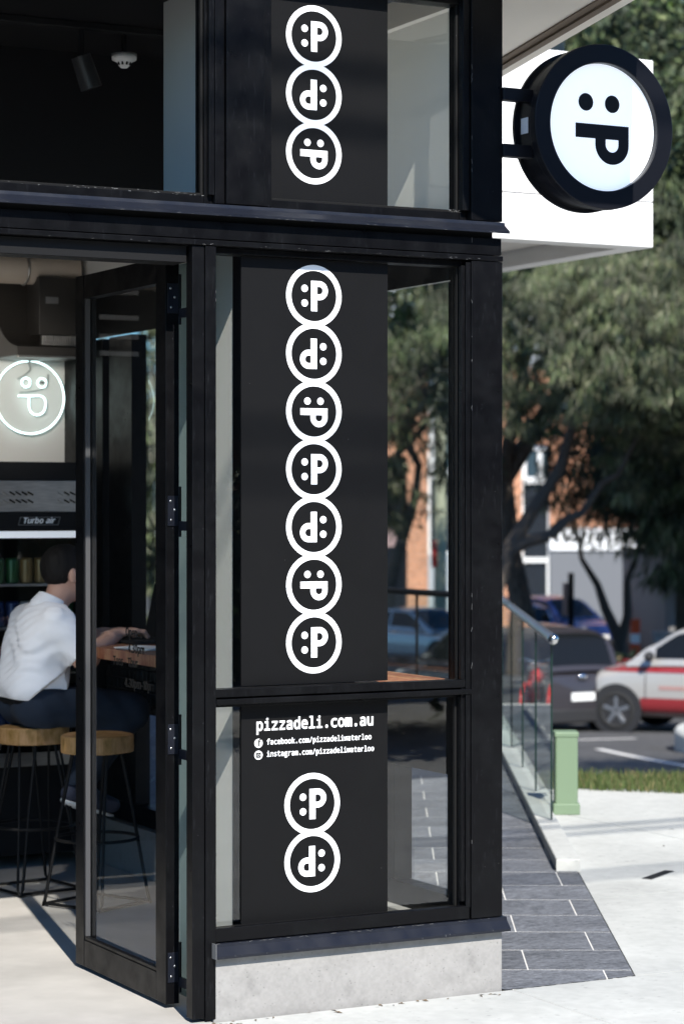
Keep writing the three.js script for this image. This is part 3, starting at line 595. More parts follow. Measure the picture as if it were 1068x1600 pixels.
// neon sign
{
  const o = thing('neon_sign', 'white neon ring face glowing on the pale back wall', 'sign', [-0.277, 2.094, -3.71]);
  const gl = std({ color: col(0.8, 0.9, 0.9), emissive: col(0.72, 1.0, 1.0), emissiveIntensity: 1.4, roughness: 0.4 });
  const arc = (cx, cy, R, a0, a1, n = 40) => { const p = []; for (let k = 0; k <= n; k++) { const a = a0 + (a1 - a0) * k / n; p.push(V(cx + R * Math.cos(a), cy + R * Math.sin(a), 0)); } return p; };
  const nt = (n, pts) => mesh(n, new THREE.TubeGeometry(new THREE.CatmullRomCurve3(pts), pts.length * 2, 0.0044, 8), gl, o);
  nt('ring_tube', arc(0, 0, 0.168, Math.PI / 2 + 0.04, Math.PI * 2.5 - 0.04, 60));
  nt('eye_tube', arc(-0.018, 0.068, 0.021, 0.1, 6.2, 24)); nt('eye_tube', arc(0.06, 0.068, 0.021, 0.1, 6.2, 24));
  nt('letter_tube', [V(-0.055, 0.006, 0), V(0, 0.006, 0), V(0.06, 0.006, 0), V(0.076, -0.01, 0), V(0.077, -0.04, 0), V(0.068, -0.066, 0), V(0.04, -0.081, 0), V(0.012, -0.074, 0), V(-0.002, -0.05, 0), V(-0.003, 0, 0)]);
  const wire = std({ color: col(0.35, 0.34, 0.32) });
  mesh('cable', tubeG([V(0, 0.165, -0.02), V(0.012, 0.13, -0.025), V(-0.02, 0.1, -0.025), V(-0.05, 0.085, -0.025)], 0.004), wire, o);
  mesh('cable', tubeG([V(0.1, 0.11, -0.025), V(0.09, 0.06, -0.025), V(0.05, 0.035, -0.025), V(-0.04, 0.022, -0.025)], 0.004), wire, o);
  for (const [x, y] of [[0, 0.168], [0.07, 0.07], [-0.02, 0.05], [0, -0.168]]) { const c = new THREE.CylinderGeometry(0.004, 0.004, 0.034, 8); c.rotateX(Math.PI / 2); c.translate(x, y, -0.022); mesh('standoff', c, M.black, o); }
  const pl = new THREE.PointLight(new THREE.Color(0.8, 1, 1), 0.002); pl.position.set(0, 0, 0.05); pl.castShadow = true; pl.shadow.radius = 4; o.add(pl);
}
// extraction hood above
{
  const o = thing('extraction_hood', 'curved steel extraction hood with a vent grille above the neon sign', 'hood', [0, 0, 0]);
  const s = new THREE.Shape(); s.moveTo(-3.30, 2.262); s.lineTo(-3.74, 2.262); s.lineTo(-3.74, 2.62); s.lineTo(-3.62, 2.62); s.quadraticCurveTo(-3.60, 2.34, -3.30, 2.30); s.lineTo(-3.30, 2.262);
  const g = new THREE.ExtrudeGeometry(s, { depth: 0.36, bevelEnabled: false, curveSegments: 16 }); g.rotateY(-Math.PI / 2); g.translate(-0.125, 0, 0); mesh('canopy', metreUV(g), std({ color: col(0.045, 0.041, 0.037), metalness: 0.5, roughness: 0.4 }), o);
  box('bottom_lip', M.steel, o, -0.486, -0.124, 2.252, 2.2615, -3.31, -3.29, 0.001);
  const b = grp('grille', o); box('housing', std({ color: col(0.05, 0.046, 0.042), metalness: 0.5, roughness: 0.4 }), o, -0.36, -0.13, 2.36, 2.62, -3.52, -3.36);
  for (let i = 0; i < 20; i++) box('grille_slat', M.steel, o, -0.352 + i * 0.0112, -0.345 + i * 0.0112, 2.312, 2.356, -3.375, -3.345, 0.0008);
  box('rating_label', M.chip, o, -0.33, -0.27, 2.5, 2.53, -3.3595, -3.3585, 0);
  o.remove(b);
  const d = thing('duct', 'pale horizontal duct running along the ceiling above the hood', 'duct');
  const c = new THREE.CylinderGeometry(0.07, 0.07, 2.6, 20); c.rotateZ(Math.PI / 2); c.translate(-1.45, 2.66, -3.45); mesh('pipe', c, std({ color: col(0.5, 0.42, 0.34), roughness: 0.6 }), d);
  for (const x of [-0.4, -1.4, -2.4]) { const r = new THREE.TorusGeometry(0.072, 0.006, 6, 20); r.rotateY(Math.PI / 2); r.translate(x, 2.66, -3.45); mesh('clamp', r, M.steel, d); box('hanger', M.steel, d, x - 0.006, x + 0.006, 2.73, 3.339, -3.456, -3.444, 0); }
}
// menu board on the back wall
{
  const o = thing('menu_board', 'black menu board with white heading bars, mirrored in the door glass', 'menu board', [-2.45, 2.32, -3.745]);
  box('board', M.black, o, -0.5, 0.5, -0.32, 0.36, -0.004, 0.012, 0.002);
  const wm = std({ color: col(0.7, 0.7, 0.7), roughness: 0.6 });
  for (const [x, w, ys] of [[-0.42, 0.2, [0.27, 0.19, 0.1, -0.05, -0.14, -0.19]], [0.02, 0.2, [0.27, 0.15, 0.06, -0.02]], [0.28, 0.18, [0.26, 0.12, -0.05, -0.2]]]) for (const y of ys) box('heading_bar', wm, o, x, x + w, y, y + 0.022, 0.012, 0.014, 0);
  for (const [t, y] of [['PIZZAS', 0.05], ['DESSERTS', -0.28]]) { const g = letters(t, fontSans, 0.03, 0.001); g.rotateZ(Math.PI / 2); g.translate(-0.17, y, 0.0125); mesh('lettering', g, wm, o); }
}
// smoke detector and spotlights under the bulkhead
{
  const o = thing('smoke_detector', 'white round smoke detector under the dark ceiling in the upper window', 'smoke detector', [-0.72, 3.27, -1.5]);
  const g = new THREE.LatheGeometry([[0, -0.052], [0.012, -0.052], [0.02, -0.044], [0.03, -0.03], [0.046, -0.022], [0.048, 0], [0, 0]].map((a) => new THREE.Vector2(...a)), 24); mesh('body', g, M.white, o);
  for (let k = 0; k < 10; k++) { const a = k / 10 * 6.283, q = boxG(-0.003, 0.003, -0.043, -0.032, 0.0225, 0.0285, 0); q.rotateY(a); mesh('vent_slot', q, M.dark, o); }
  const c = new THREE.CylinderGeometry(0.01, 0.01, 0.07, 10); c.translate(0, 0.035, 0); mesh('stem', c, M.black, o);
  const sp = thing('track_spotlight', 'black cylinder spotlight hanging on a ceiling track in the upper window', 'spotlight', [-0.93, 3.16, -1.35]);
  const cy = new THREE.CylinderGeometry(0.036, 0.04, 0.12, 20); cy.rotateZ(0.35); mesh('barrel', cy, std({ color: col(0.035, 0.035, 0.037), roughness: 0.35 }), sp);
  const ar = new THREE.CylinderGeometry(0.012, 0.012, 0.12, 10); ar.translate(-0.02, 0.1, 0); mesh('arm', ar, M.dark, sp);
  box('track', M.dark, sp, -1.6, 0.6, 0.155, 0.178, -0.02, 0.02);
}
// added spotlights out of view: one brightens the back wall, one the person
for (const [lab, p, aim, cd, ang, c] of [['added spotlight out of view brightening the back wall', [-1.05, 2.3, -2.2], [-0.42, 2.02, -3.75], 2.7, 0.44, [1, 0.93, 0.84]], ['added spotlight out of view brightening the seated person and stools', [-2.0, 2.9, -1.75], [-0.62, 0.9, -2.55], 4.6, 0.3, [1, 0.97, 0.93]]]) {
  const o = thing('track_spotlight', lab, 'spotlight', p);
  const dir = V(...aim).sub(o.position).normalize(), q = new THREE.Quaternion().setFromUnitVectors(V(0, -1, 0), dir);
  const cy = new THREE.CylinderGeometry(0.05, 0.056, 0.14, 20, 1, true); cy.applyQuaternion(q); mesh('barrel', cy, M.dark, o);
  const le = new THREE.CircleGeometry(0.05, 20); le.rotateX(Math.PI / 2); le.translate(0, -0.05, 0); le.applyQuaternion(q); mesh('lens', le, std({ color: col(1, 1, 1), emissive: col(...c), emissiveIntensity: 3 }), o);
  const ar = new THREE.CylinderGeometry(0.012, 0.012, 3.34 - p[1] - 0.06, 10); ar.translate(0, 0.06 + (3.34 - p[1] - 0.06) / 2, 0); mesh('arm', ar, M.dark, o);
  const sl = new THREE.SpotLight(new THREE.Color(...c), cd, 0, ang, 0.9); sl.position.copy(dir.clone().multiplyScalar(0.09)); sl.target.position.copy(dir); sl.castShadow = true; sl.shadow.radius = 2; o.add(sl, sl.target);
}
// ---------------------------------------------------------------- person at the counter
function surfaceNet(sdf, lo, hi, cell) {
  const n = [0, 1, 2].map((k) => Math.ceil((hi[k] - lo[k]) / cell) + 1), N = n[0] * n[1] * n[2], f = new Float32Array(N);
  const id = (i, j, k) => (k * n[1] + j) * n[0] + i;
  for (let k = 0; k < n[2]; k++) for (let j = 0; j < n[1]; j++) for (let i = 0; i < n[0]; i++) f[id(i, j, k)] = sdf(lo[0] + i * cell, lo[1] + j * cell, lo[2] + k * cell);
  const vid = new Int32Array(N).fill(-1), pos = [], idx = [];
  for (let k = 0; k < n[2] - 1; k++) for (let j = 0; j < n[1] - 1; j++) for (let i = 0; i < n[0] - 1; i++) {
    let m = 0; const c = []; for (let q = 0; q < 8; q++) { const v = f[id(i + (q & 1), j + (q >> 1 & 1), k + (q >> 2))]; c.push(v); if (v < 0) m |= 1 << q; }
    if (m === 0 || m === 255) continue;
    let sx = 0, sy = 0, sz = 0, cnt = 0;
    for (let a = 0; a < 8; a++) for (let e = 0; e < 3; e++) { const b = a | (1 << e); if (b === a) continue; if ((c[a] < 0) !== (c[b] < 0)) { const t = c[a] / (c[a] - c[b]); sx += (a & 1) + (e === 0 ? t : 0); sy += (a >> 1 & 1) + (e === 1 ? t : 0); sz += (a >> 2) + (e === 2 ? t : 0); cnt++; } }
    vid[id(i, j, k)] = pos.length / 3; pos.push(lo[0] + (i + sx / cnt) * cell, lo[1] + (j + sy / cnt) * cell, lo[2] + (k + sz / cnt) * cell);
  }
  for (let k = 1; k < n[2] - 1; k++) for (let j = 1; j < n[1] - 1; j++) for (let i = 1; i < n[0] - 1; i++) {
    const v = f[id(i, j, k)] < 0;
    const quad = (a, b, c, d, flip) => { if (a < 0 || b < 0 || c < 0 || d < 0) return; flip ? idx.push(a, c, b, a, d, c) : idx.push(a, b, c, a, c, d); };
    if (v !== f[id(i + 1, j, k)] < 0) quad(vid[id(i, j - 1, k - 1)], vid[id(i, j, k - 1)], vid[id(i, j, k)], vid[id(i, j - 1, k)], !v);
    if (v !== f[id(i, j + 1, k)] < 0) quad(vid[id(i - 1, j, k - 1)], vid[id(i - 1, j, k)], vid[id(i, j, k)], vid[id(i, j, k - 1)], !v);
    if (v !== f[id(i, j, k + 1)] < 0) quad(vid[id(i - 1, j - 1, k)], vid[id(i, j - 1, k)], vid[id(i, j, k)], vid[id(i - 1, j, k)], !v);
  }
  const g = new THREE.BufferGeometry(); g.setAttribute('position', new THREE.Float32BufferAttribute(pos, 3)); g.setIndex(idx); g.computeVertexNormals();
  return g;
}
const smin = (a, b, k) => { const h = Math.max(k - Math.abs(a - b), 0) / k; return Math.min(a, b) - h * h * k * 0.25; };
function capsules(list, k) {                              // [ax,ay,az,ra, bx,by,bz,rb]
  return (x, y, z) => {
    let d = 1e3;
    for (const [ax, ay, az, ra, bx, by, bz, rb] of list) {
      const ux = bx - ax, uy = by - ay, uz = bz - az, px = x - ax, py = y - ay, pz = z - az, t = Math.max(0, Math.min(1, (px * ux + py * uy + pz * uz) / (ux * ux + uy * uy + uz * uz + 1e-9)));
      d = smin(d, Math.hypot(px - ux * t, py - uy * t, pz - uz * t) - (ra + (rb - ra) * t), k);
    }
    return d;
  };
}
{
  const o = thing('person', 'person in a white shirt and blue jeans seated on a bar stool', 'person', [-0.635, 0, -2.63], 0);
  // faces +x; +z is the right side
  const torso = [[-0.03, 0.80, -0.09, 0.105, -0.03, 0.80, 0.09, 0.105], [-0.035, 0.86, -0.08, 0.102, -0.012, 1.0, -0.095, 0.106], [-0.035, 0.86, 0.08, 0.102, -0.012, 1.0, 0.095, 0.106], [0.0, 0.90, 0, 0.115, 0.02, 1.05, 0, 0.11], [0.02, 1.085, -0.12, 0.088, 0.02, 1.085, 0.12, 0.088], [0.04, 1.125, -0.05, 0.07, 0.04, 1.125, 0.05, 0.07]];
  const armR = [[0.015, 1.105, 0.185, 0.062, 0.11, 0.975, 0.245, 0.05]], armL = [[0.015, 1.105, -0.185, 0.062, 0.13, 0.98, -0.235, 0.05]];
  const foreR = [[0.11, 0.975, 0.245, 0.044, 0.30, 1.055, 0.11, 0.03]], foreL = [[0.13, 0.98, -0.235, 0.044, 0.31, 1.05, -0.06, 0.03]];
  const neck = [[0.045, 1.14, 0, 0.06, 0.085, 1.215, 0, 0.054]];
  const hx = 0.125, hy = 1.318;
  const legs = [[-0.03, 0.785, 0.095, 0.10, 0.36, 0.735, 0.12, 0.068], [-0.03, 0.785, -0.095, 0.10, 0.37, 0.73, -0.11, 0.068], [0.36, 0.735, 0.12, 0.066, 0.13, 0.43, 0.10, 0.045], [0.37, 0.73, -0.11, 0.066, 0.2, 0.40, -0.09, 0.045]];
  const head = (x, y, z) => {                             // skull, jaw, nose, ears
    const e = (cx, cy, cz, a, b, c) => (Math.hypot((x - cx) / a, (y - cy) / b, (z - cz) / c) - 1) * Math.min(a, b, c);
    let d = e(hx - 0.008, hy + 0.015, 0, 0.098, 0.092, 0.076);
    d = smin(d, e(hx + 0.022, hy - 0.045, 0, 0.072, 0.075, 0.06), 0.03);
    d = smin(d, e(hx + 0.05, hy - 0.088, 0, 0.034, 0.026, 0.034), 0.03);
    d = smin(d, e(hx + 0.096, hy - 0.022, 0, 0.02, 0.026, 0.014), 0.018);
    d = smin(d, e(hx + 0.075, hy + 0.022, 0, 0.02, 0.014, 0.05), 0.02);
    d = smin(d, e(hx + 0.083, hy - 0.062, 0, 0.012, 0.008, 0.024), 0.01);
    for (const s of [-1, 1]) { d = smin(d, e(hx - 0.004, hy - 0.018, s * 0.081, 0.017, 0.031, 0.009), 0.008); d = Math.max(d, -e(hx + 0.086, hy + 0.002, s * 0.032, 0.012, 0.009, 0.015)); d = smin(d, e(hx + 0.076, hy + 0.001, s * 0.031, 0.012, 0.011, 0.012), 0.004); }
    return d;
  };
  const bodyC = capsules([...torso.map((c) => c.map((v, i) => (i === 3 || i === 7 ? v - 0.032 : v))), ...armR, ...armL, ...foreR, ...foreL, ...neck, ...legs.map((c) => c.map((v, i) => (i === 3 || i === 7 ? v - 0.02 : v)))], 0.05);
  const skinSdf = (x, y, z) => smin(bodyC(x, y, z), head(x, y, z), 0.03);
  const parts = [surfaceNet(skinSdf, [-0.22, 0.33, -0.34], [0.48, 1.2, 0.34], 0.011), surfaceNet((x, y, z) => Math.max(skinSdf(x, y, z), 1.185 - y), [-0.02, 1.17, -0.12], [0.26, 1.45, 0.12], 0.0045)];
  // hands: palm, four fingers, thumb
  const hand = (wx, wy, wz, s) => {
    const q = (dx, dy, dz) => [wx + dx, wy + dy, wz - s * dz], L = [];
    const seg = (a, ra, b, rb) => L.push([...a, ra, ...b, rb]);
    for (const t of [-0.026, -0.009, 0.009, 0.026]) seg(q(0.0, 0, t * 0.5), 0.016, q(0.07, 0.01, t), 0.0125);
    [[-0.028, 0.032], [-0.01, 0.042], [0.01, 0.04], [0.028, 0.03]].forEach(([t, l]) => { seg(q(0.072, 0.01, t), 0.0095, q(0.072 + l, 0.004, t * 1.05), 0.0088); seg(q(0.072 + l, 0.004, t * 1.05), 0.0088, q(0.072 + l * 1.5, -0.018, t * 1.05), 0.0075); });
    seg(q(0.02, 0.002, 0.022), 0.0125, q(0.05, 0.0, 0.052), 0.0105); seg(q(0.05, 0.0, 0.052), 0.0105, q(0.078, -0.006, 0.055), 0.0085);
    const f = capsules([...L, [wx - 0.05, wy - 0.015, wz + s * 0.035, 0.032, wx, wy, wz, 0.024]], 0.009);
    return surfaceNet(f, [wx - 0.08, wy - 0.07, wz - 0.1], [wx + 0.17, wy + 0.06, wz + 0.1], 0.004);
  };
  parts.push(hand(0.31, 1.06, 0.105, 1), hand(0.32, 1.055, -0.055, -1));
  mesh('body', merge(parts), std({ color: col(0.52, 0.30, 0.22), roughness: 0.55 }), o);
  // shirt with folds
  const sh = capsules([...torso.slice(1).map((c) => c.map((v, i) => (i === 3 || i === 7 ? v + 0.004 : v))), [-0.042, 0.83, -0.09, 0.104, -0.042, 0.83, 0.09, 0.104], ...armR.map((c) => [c[0], c[1], c[2], c[3] + 0.004, ...c.slice(4, 7), c[7] + 0.018]), ...armL.map((c) => [c[0], c[1], c[2], c[3] + 0.004, ...c.slice(4, 7), c[7] + 0.018])], 0.055);
  const fold = (x, y, z) => { const n = 0.5 * (vnoise(x * 9 + 40, y * 9 + z * 5 + 40, 256) - 0.5); return 0.0045 * Math.sin((y * 60 + z * 30 - x * 45) + n * 12) * vnoise(z * 7 + 60, y * 7 + x * 4 + 60, 256) + 0.0055 * Math.sin(y * 120 - z * 80 + x * 60 + n * 20) * Math.max(0, vnoise(x * 8 + 20, z * 8 + y * 6 + 20, 256) - 0.35) + 0.008 * Math.exp(-Math.pow((y - 0.86) / 0.05, 2)); };
  const sleeveCut = (x, y, z) => { const s = z > 0 ? 1 : -1, ex = 0.115, ey = 0.978, ez = s * 0.242, dx = 0.095, dy = -0.13, dz = s * 0.06, L = Math.hypot(dx, dy, dz); return Math.abs(z) > 0.17 ? ((x - ex) * dx + (y - ey) * dy + (z - ez) * dz) / L + 0.012 : -1; };
  const shirtSdf = (x, y, z) => Math.max(sh(x, y, z) - fold(x, y, z), 0.797 - 0.10 * (x + 0.1) - y, sleeveCut(x, y, z), y - 1.19 - (0.06 - x) * 0.18);
  const shirt = mesh('shirt', surfaceNet(shirtSdf, [-0.24, 0.72, -0.36], [0.26, 1.27, 0.36], 0.006), std({ color: col(0.86, 0.87, 0.9), roughness: 0.85 }), o);
  const colr = capsules([[0.03, 1.165, 0, 0.071, 0.058, 1.20, 0, 0.0635]], 0.01), inn = capsules([[0.03, 1.12, 0, 0.055, 0.07, 1.23, 0, 0.054]], 0.01);
  mesh('collar', surfaceNet((x, y, z) => Math.max(colr(x, y, z), -inn(x, y, z), y - 1.214 + (x - 0.06) * 0.5, 1.14 - y), [-0.08, 1.1, -0.12], [0.18, 1.3, 0.12], 0.005), shirt.material, shirt);
  // seam of the sleeve
  const jeansF = capsules([[-0.03, 0.775, -0.09, 0.102, -0.03, 0.775, 0.09, 0.102], ...legs.map((c) => [c[0], c[1], c[2], c[3] + 0.002, c[4], c[5], c[6], c[7] + 0.006])], 0.04);
  const jeansSdf = (x, y, z) => Math.max(jeansF(x, y, z) - 0.004 * Math.sin(x * 60 + y * 40) * vnoise(x * 9 + 20, y * 9 + z * 9 + 20, 256), 0.679 - y - (x > 0.14 ? 0.4 : 0), y - 0.845, 0.47 - y);
  mesh('jeans', surfaceNet(jeansSdf, [-0.24, 0.44, -0.26], [0.5, 0.9, 0.26], 0.009), std({ color: col(0.008, 0.017, 0.034), roughness: 0.9 }), o);
  const lowF = capsules([...legs.slice(2).map((c) => [c[0], c[1], c[2], c[3] + 0.004, c[4], c[5], c[6], c[7] + 0.014])], 0.03);
  mesh('trouser_leg', surfaceNet((x, y, z) => Math.max(lowF(x, y, z), y - 0.72, 0.44 - y), [0, 0.4, -0.26], [0.5, 0.74, 0.26], 0.009), o.children[o.children.length - 1].material, o);
  const beltF = capsules([[-0.033, 0.80, -0.09, 0.1085, -0.033, 0.80, 0.09, 0.1085]], 0.02);
  mesh('belt', surfaceNet((x, y, z) => Math.max(beltF(x, y, z), Math.abs(y - 0.786 + 0.05 * x) - 0.018), [-0.24, 0.74, -0.26], [0.2, 0.88, 0.26], 0.007), M.black, o);
  // hair: cap over the back and top of the skull
  const hairSdf = (x, y, z) => Math.max((Math.hypot((x - hx + 0.012) / 0.106, (y - hy - 0.02) / 0.097, z / 0.083) - 1) * 0.08 - 0.003 * (vnoise(x * 150 + 50, y * 60 + z * 150 + 50, 256) - 0.5), -(Math.hypot((x - hx - 0.09) / 0.062, (y - hy + 0.03) / 0.075, z / 0.09) - 1) * 0.06, (hy - 0.052 + Math.max(0, x - hx + 0.03) * 1.1) - y, -(Math.hypot((x - hx + 0.002) / 0.024, (y - hy + 0.018) / 0.034, (Math.abs(z) - 0.083) / 0.03) - 1) * 0.02);
  mesh('hair', surfaceNet(hairSdf, [hx - 0.13, hy - 0.09, -0.1], [hx + 0.11, hy + 0.13, 0.1], 0.0045), phy({ color: col(0.006, 0.005, 0.0045), roughness: 0.7, specularIntensity: 0.5 }), o);
  for (const s of [[0.15, 0.40, 0.10], [0.22, 0.37, -0.09]]) {
    const up = capsules([[s[0] - 0.045, s[1] + 0.01, s[2], 0.042, s[0] + 0.02, s[1] - 0.005, s[2], 0.042], [s[0] + 0.02, s[1] - 0.01, s[2], 0.04, s[0] + 0.14, s[1] - 0.055, s[2], 0.03]], 0.03);
    const tilt = (x, y) => (y - s[1]) + 0.36 * (x - s[0]) + 0.045;
    const shoe = mesh('shoe', surfaceNet((x, y, z) => Math.max(up(x, y, z), -tilt(x, y)), [s[0] - 0.12, s[1] - 0.13, s[2] - 0.08], [s[0] + 0.2, s[1] + 0.09, s[2] + 0.08], 0.006), std({ color: col(0.03, 0.035, 0.06), roughness: 0.7 }), o);
    mesh('sole', surfaceNet((x, y, z) => Math.max(up(x, y + 0.01, z) - 0.006, tilt(x, y), -tilt(x, y) - 0.022), [s[0] - 0.12, s[1] - 0.16, s[2] - 0.08], [s[0] + 0.2, s[1] + 0.06, s[2] + 0.08], 0.006), M.white, shoe);
  }
}
// ---------------------------------------------------------------- beside the shop: rest of the building, canopy, railing
{
  const b = thing('rear_building', 'plain dark building mass behind the shop carrying the upper floor slab', 'building');
  box('wall', M.dark, b, -9, -0.01, -0.1, 4.55, -14, -4.205, 0);
  // awning over the shop corner; its right edge runs almost in line with the sun
  const aw = thing('corner_awning', 'pale flat awning with a brown channel in its soffit above the light box', 'awning');
  const e = (z, d = 0) => [0.49 - (z - 0.06) * 0.25 + d, z];
  mesh('soffit', prismG([[-0.24, 0.81], e(0.81), e(-2.405), [0.004, -2.405], [0.004, 0.022], [-0.155, 0.022], [-0.305, 0.70], [-0.295, 0.78]], 3.30, 3.46), M.awning, aw);
  const ch = std({ color: col(0.15, 0.11, 0.075), roughness: 0.7 });
  mesh('channel', prismG([e(0.78, -0.132), e(0.78, -0.052), e(-2.40, -0.052), e(-2.40, -0.132)], 3.294, 3.2995), ch, aw);
  mesh('channel_lip', prismG([e(0.78, -0.096), e(0.78, -0.088), e(-2.40, -0.088), e(-2.40, -0.096)], 3.286, 3.2935), ch, aw);
  const c = thing('canopy', 'white rendered canopy box above the tiled path behind the light box', 'canopy');
  box('fascia', M.render, c, 0.02, 2.30, 2.79, 3.66, -2.53, -2.41, 0.006);
  box('side_fascia', M.render, c, 2.18, 2.297, 2.79, 3.658, -7.6, -2.532, 0.006);
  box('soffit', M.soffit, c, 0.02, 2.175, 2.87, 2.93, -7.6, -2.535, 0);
  box('drip_bead', M.dark, c, 0.02, 2.30, 3.0, 3.004, -2.4098, -2.4085, 0);
  box('deck', M.paint, c, 0.02, 2.175, 3.6, 3.64, -7.6, -2.535, 0);
  const bal = thing('balcony_balustrade', 'low clear glass balustrade on top of the white canopy', 'balustrade');
  for (const [x0, x1] of [[0.4, 1.25], [1.27, 2.13]]) { const g = new THREE.PlaneGeometry(x1 - x0, 0.19); g.translate((x0 + x1) / 2, 3.735, -2.9); mesh('pane', g, M.railGlass, bal); }
  for (const x of [0.41, 1.25, 1.93]) box('post', M.white, bal, x, x + 0.02, 3.641, 3.83, -2.93, -2.905, 0.001);
}
{
  // kerb with a glass railing beside the tiled path
  const k = new THREE.Group(); structure('path_kerb', k, 'low pale concrete kerb under the glass railing', 'kerb');
  for (let i = 0; i < 8; i++) { const f0 = 10.33 + i * 1.15, f1 = f0 + 1.144; mesh('kerb_block', prismG([ramp(EDGE - 0.092, f0), ramp(EDGE + 0.012, f0), ramp(EDGE + 0.012, f1), ramp(EDGE - 0.092, f1)], -0.03, 0.052, 0.004), M.pave, k); }
  const o = thing('glass_railing', 'frameless glass railing with a round steel handrail beside the tiled path', 'railing', [0, 0, 0], 0, 'glass railings of the path');
  const rg = EDGE - 0.02; let f = 11.6;
  const P = (r, ff, y) => { const [x, z] = ramp(r, ff); return V(x, y, z); };
  for (let i = 0; i < 5; i++) {
    const f1 = f + 1.15, pn = new THREE.BufferGeometry().setFromPoints([P(rg, f, 0.054), P(rg, f1, 0.054), P(rg, f1, 0.93), P(rg, f, 0.054), P(rg, f1, 0.93), P(rg, f, 0.93)]); pn.computeVertexNormals();
    mesh('pane', metreUV(pn), M.railGlass, o);
    const ed = tubeG([P(rg, f + 0.002, 0.056), P(rg, f + 0.002, 0.925)], 0.005, 6); mesh('pane_edge', ed, std({ color: col(0.01, 0.03, 0.025), roughness: 0.2 }), o);
    f = f1 + 0.012;
  }
  const rail = new THREE.TubeGeometry(new THREE.LineCurve3(P(rg, 11.5, 0.945), P(rg, f, 0.945)), 1, 0.024, 16); mesh('handrail', rail, M.steel, o);
  const cap = new THREE.SphereGeometry(0.027, 16, 12); cap.translate(...P(rg, 11.5, 0.945).toArray()); mesh('end_cap', cap, M.chrome, o);
  // railing further on, parallel to the shop's side
  const q = thing('glass_railing', 'glass railing with a dark handrail further up the path, seen through the window', 'railing', [0, 0, 0], 0, 'glass railings of the path');
  mesh('handrail', new THREE.TubeGeometry(new THREE.LineCurve3(V(3.86, 1.0, -6.72), V(3.86, 1.0, -10.4)), 1, 0.022, 12), M.black, q);
  for (let i = 0; i < 3; i++) { const z0 = -6.14 - i * 1.25, g = new THREE.PlaneGeometry(1.235, 0.92); g.rotateY(-Math.PI / 2); g.translate(3.86, 0.52, z0 - 0.6175); mesh('pane', g, M.railGlass, q); box('post', M.black, q, 3.852, 3.868, 0.003, 0.98, z0 - 0.008, z0 + 0.004, 0.001); }
}
{
  const [x, z] = st(1.155, 12.25);
  const o = thing('service_pillar', 'small green metal service pillar on a flared foot beside the railing', 'pillar', [x, 0, z], -YAW);
  const g = new RoundedBoxGeometry(0.118, 0.375, 0.118, 2, 0.012); g.translate(0, 0.2225, 0); mesh('body', g, M.green, o);
  const c = new RoundedBoxGeometry(0.126, 0.03, 0.126, 2, 0.008); c.translate(0, 0.412, 0); mesh('cap', c, M.green, o);
  const f = new RoundedBoxGeometry(0.138, 0.058, 0.138, 2, 0.006); f.translate(0, 0.0285, 0); mesh('foot', f, M.green, o);
  const [dx, dz] = st(1.36, 10.2);
  const d = thing('drain_slot', 'short dark metal slot set in the pale footpath', 'drain', [dx, 0.001, dz], -YAW + 1.05);
  box('bar', M.dark, d, -0.125, 0.125, 0, 0.004, -0.02, 0.02, 0.001); box('rim', M.bolt, d, -0.128, 0.128, -0.002, 0.0018, -0.024, 0.024, 0);
}
// ---------------------------------------------------------------- cars
const lerp = (pts, x) => { if (x <= pts[0][0]) return pts[0][1]; for (let i = 0; i < pts.length - 1; i++) if (x <= pts[i + 1][0]) { const t = (x - pts[i][0]) / (pts[i + 1][0] - pts[i][0]), s = t * t * (3 - 2 * t); return pts[i][1] + (pts[i + 1][1] - pts[i][1]) * (0.5 * t + 0.5 * s); } return pts[pts.length - 1][1]; };
const tyreM = std({ color: col(0.012, 0.012, 0.012), roughness: 0.85 }), carGlass = phy({ color: col(0.008, 0.009, 0.01), roughness: 0.06, specularIntensity: 0.5 }), trimM = std({ color: col(0.015, 0.015, 0.016), roughness: 0.6 });
const redLamp = phy({ color: col(0.45, 0.012, 0.012), roughness: 0.15, clearcoat: 1 }), lampM = phy({ color: col(0.6, 0.62, 0.64), roughness: 0.1, metalness: 0.5, clearcoat: 1 });
function gridG(nu, nv, fn) {
  const pos = [], idx = []; for (let j = 0; j <= nv; j++) for (let i = 0; i <= nu; i++) pos.push(...fn(i / nu, j / nv));
  for (let j = 0; j < nv; j++) for (let i = 0; i < nu; i++) { const a = j * (nu + 1) + i, b = a + 1, c = a + nu + 1, d = c + 1; idx.push(a, b, d, a, d, c); }
  const g = new THREE.BufferGeometry(); g.setAttribute('position', new THREE.Float32BufferAttribute(pos, 3)); g.setIndex(idx); g.computeVertexNormals(); g.setAttribute('uv', new THREE.Float32BufferAttribute(new Float32Array(pos.length / 3 * 2), 2)); return g;
}
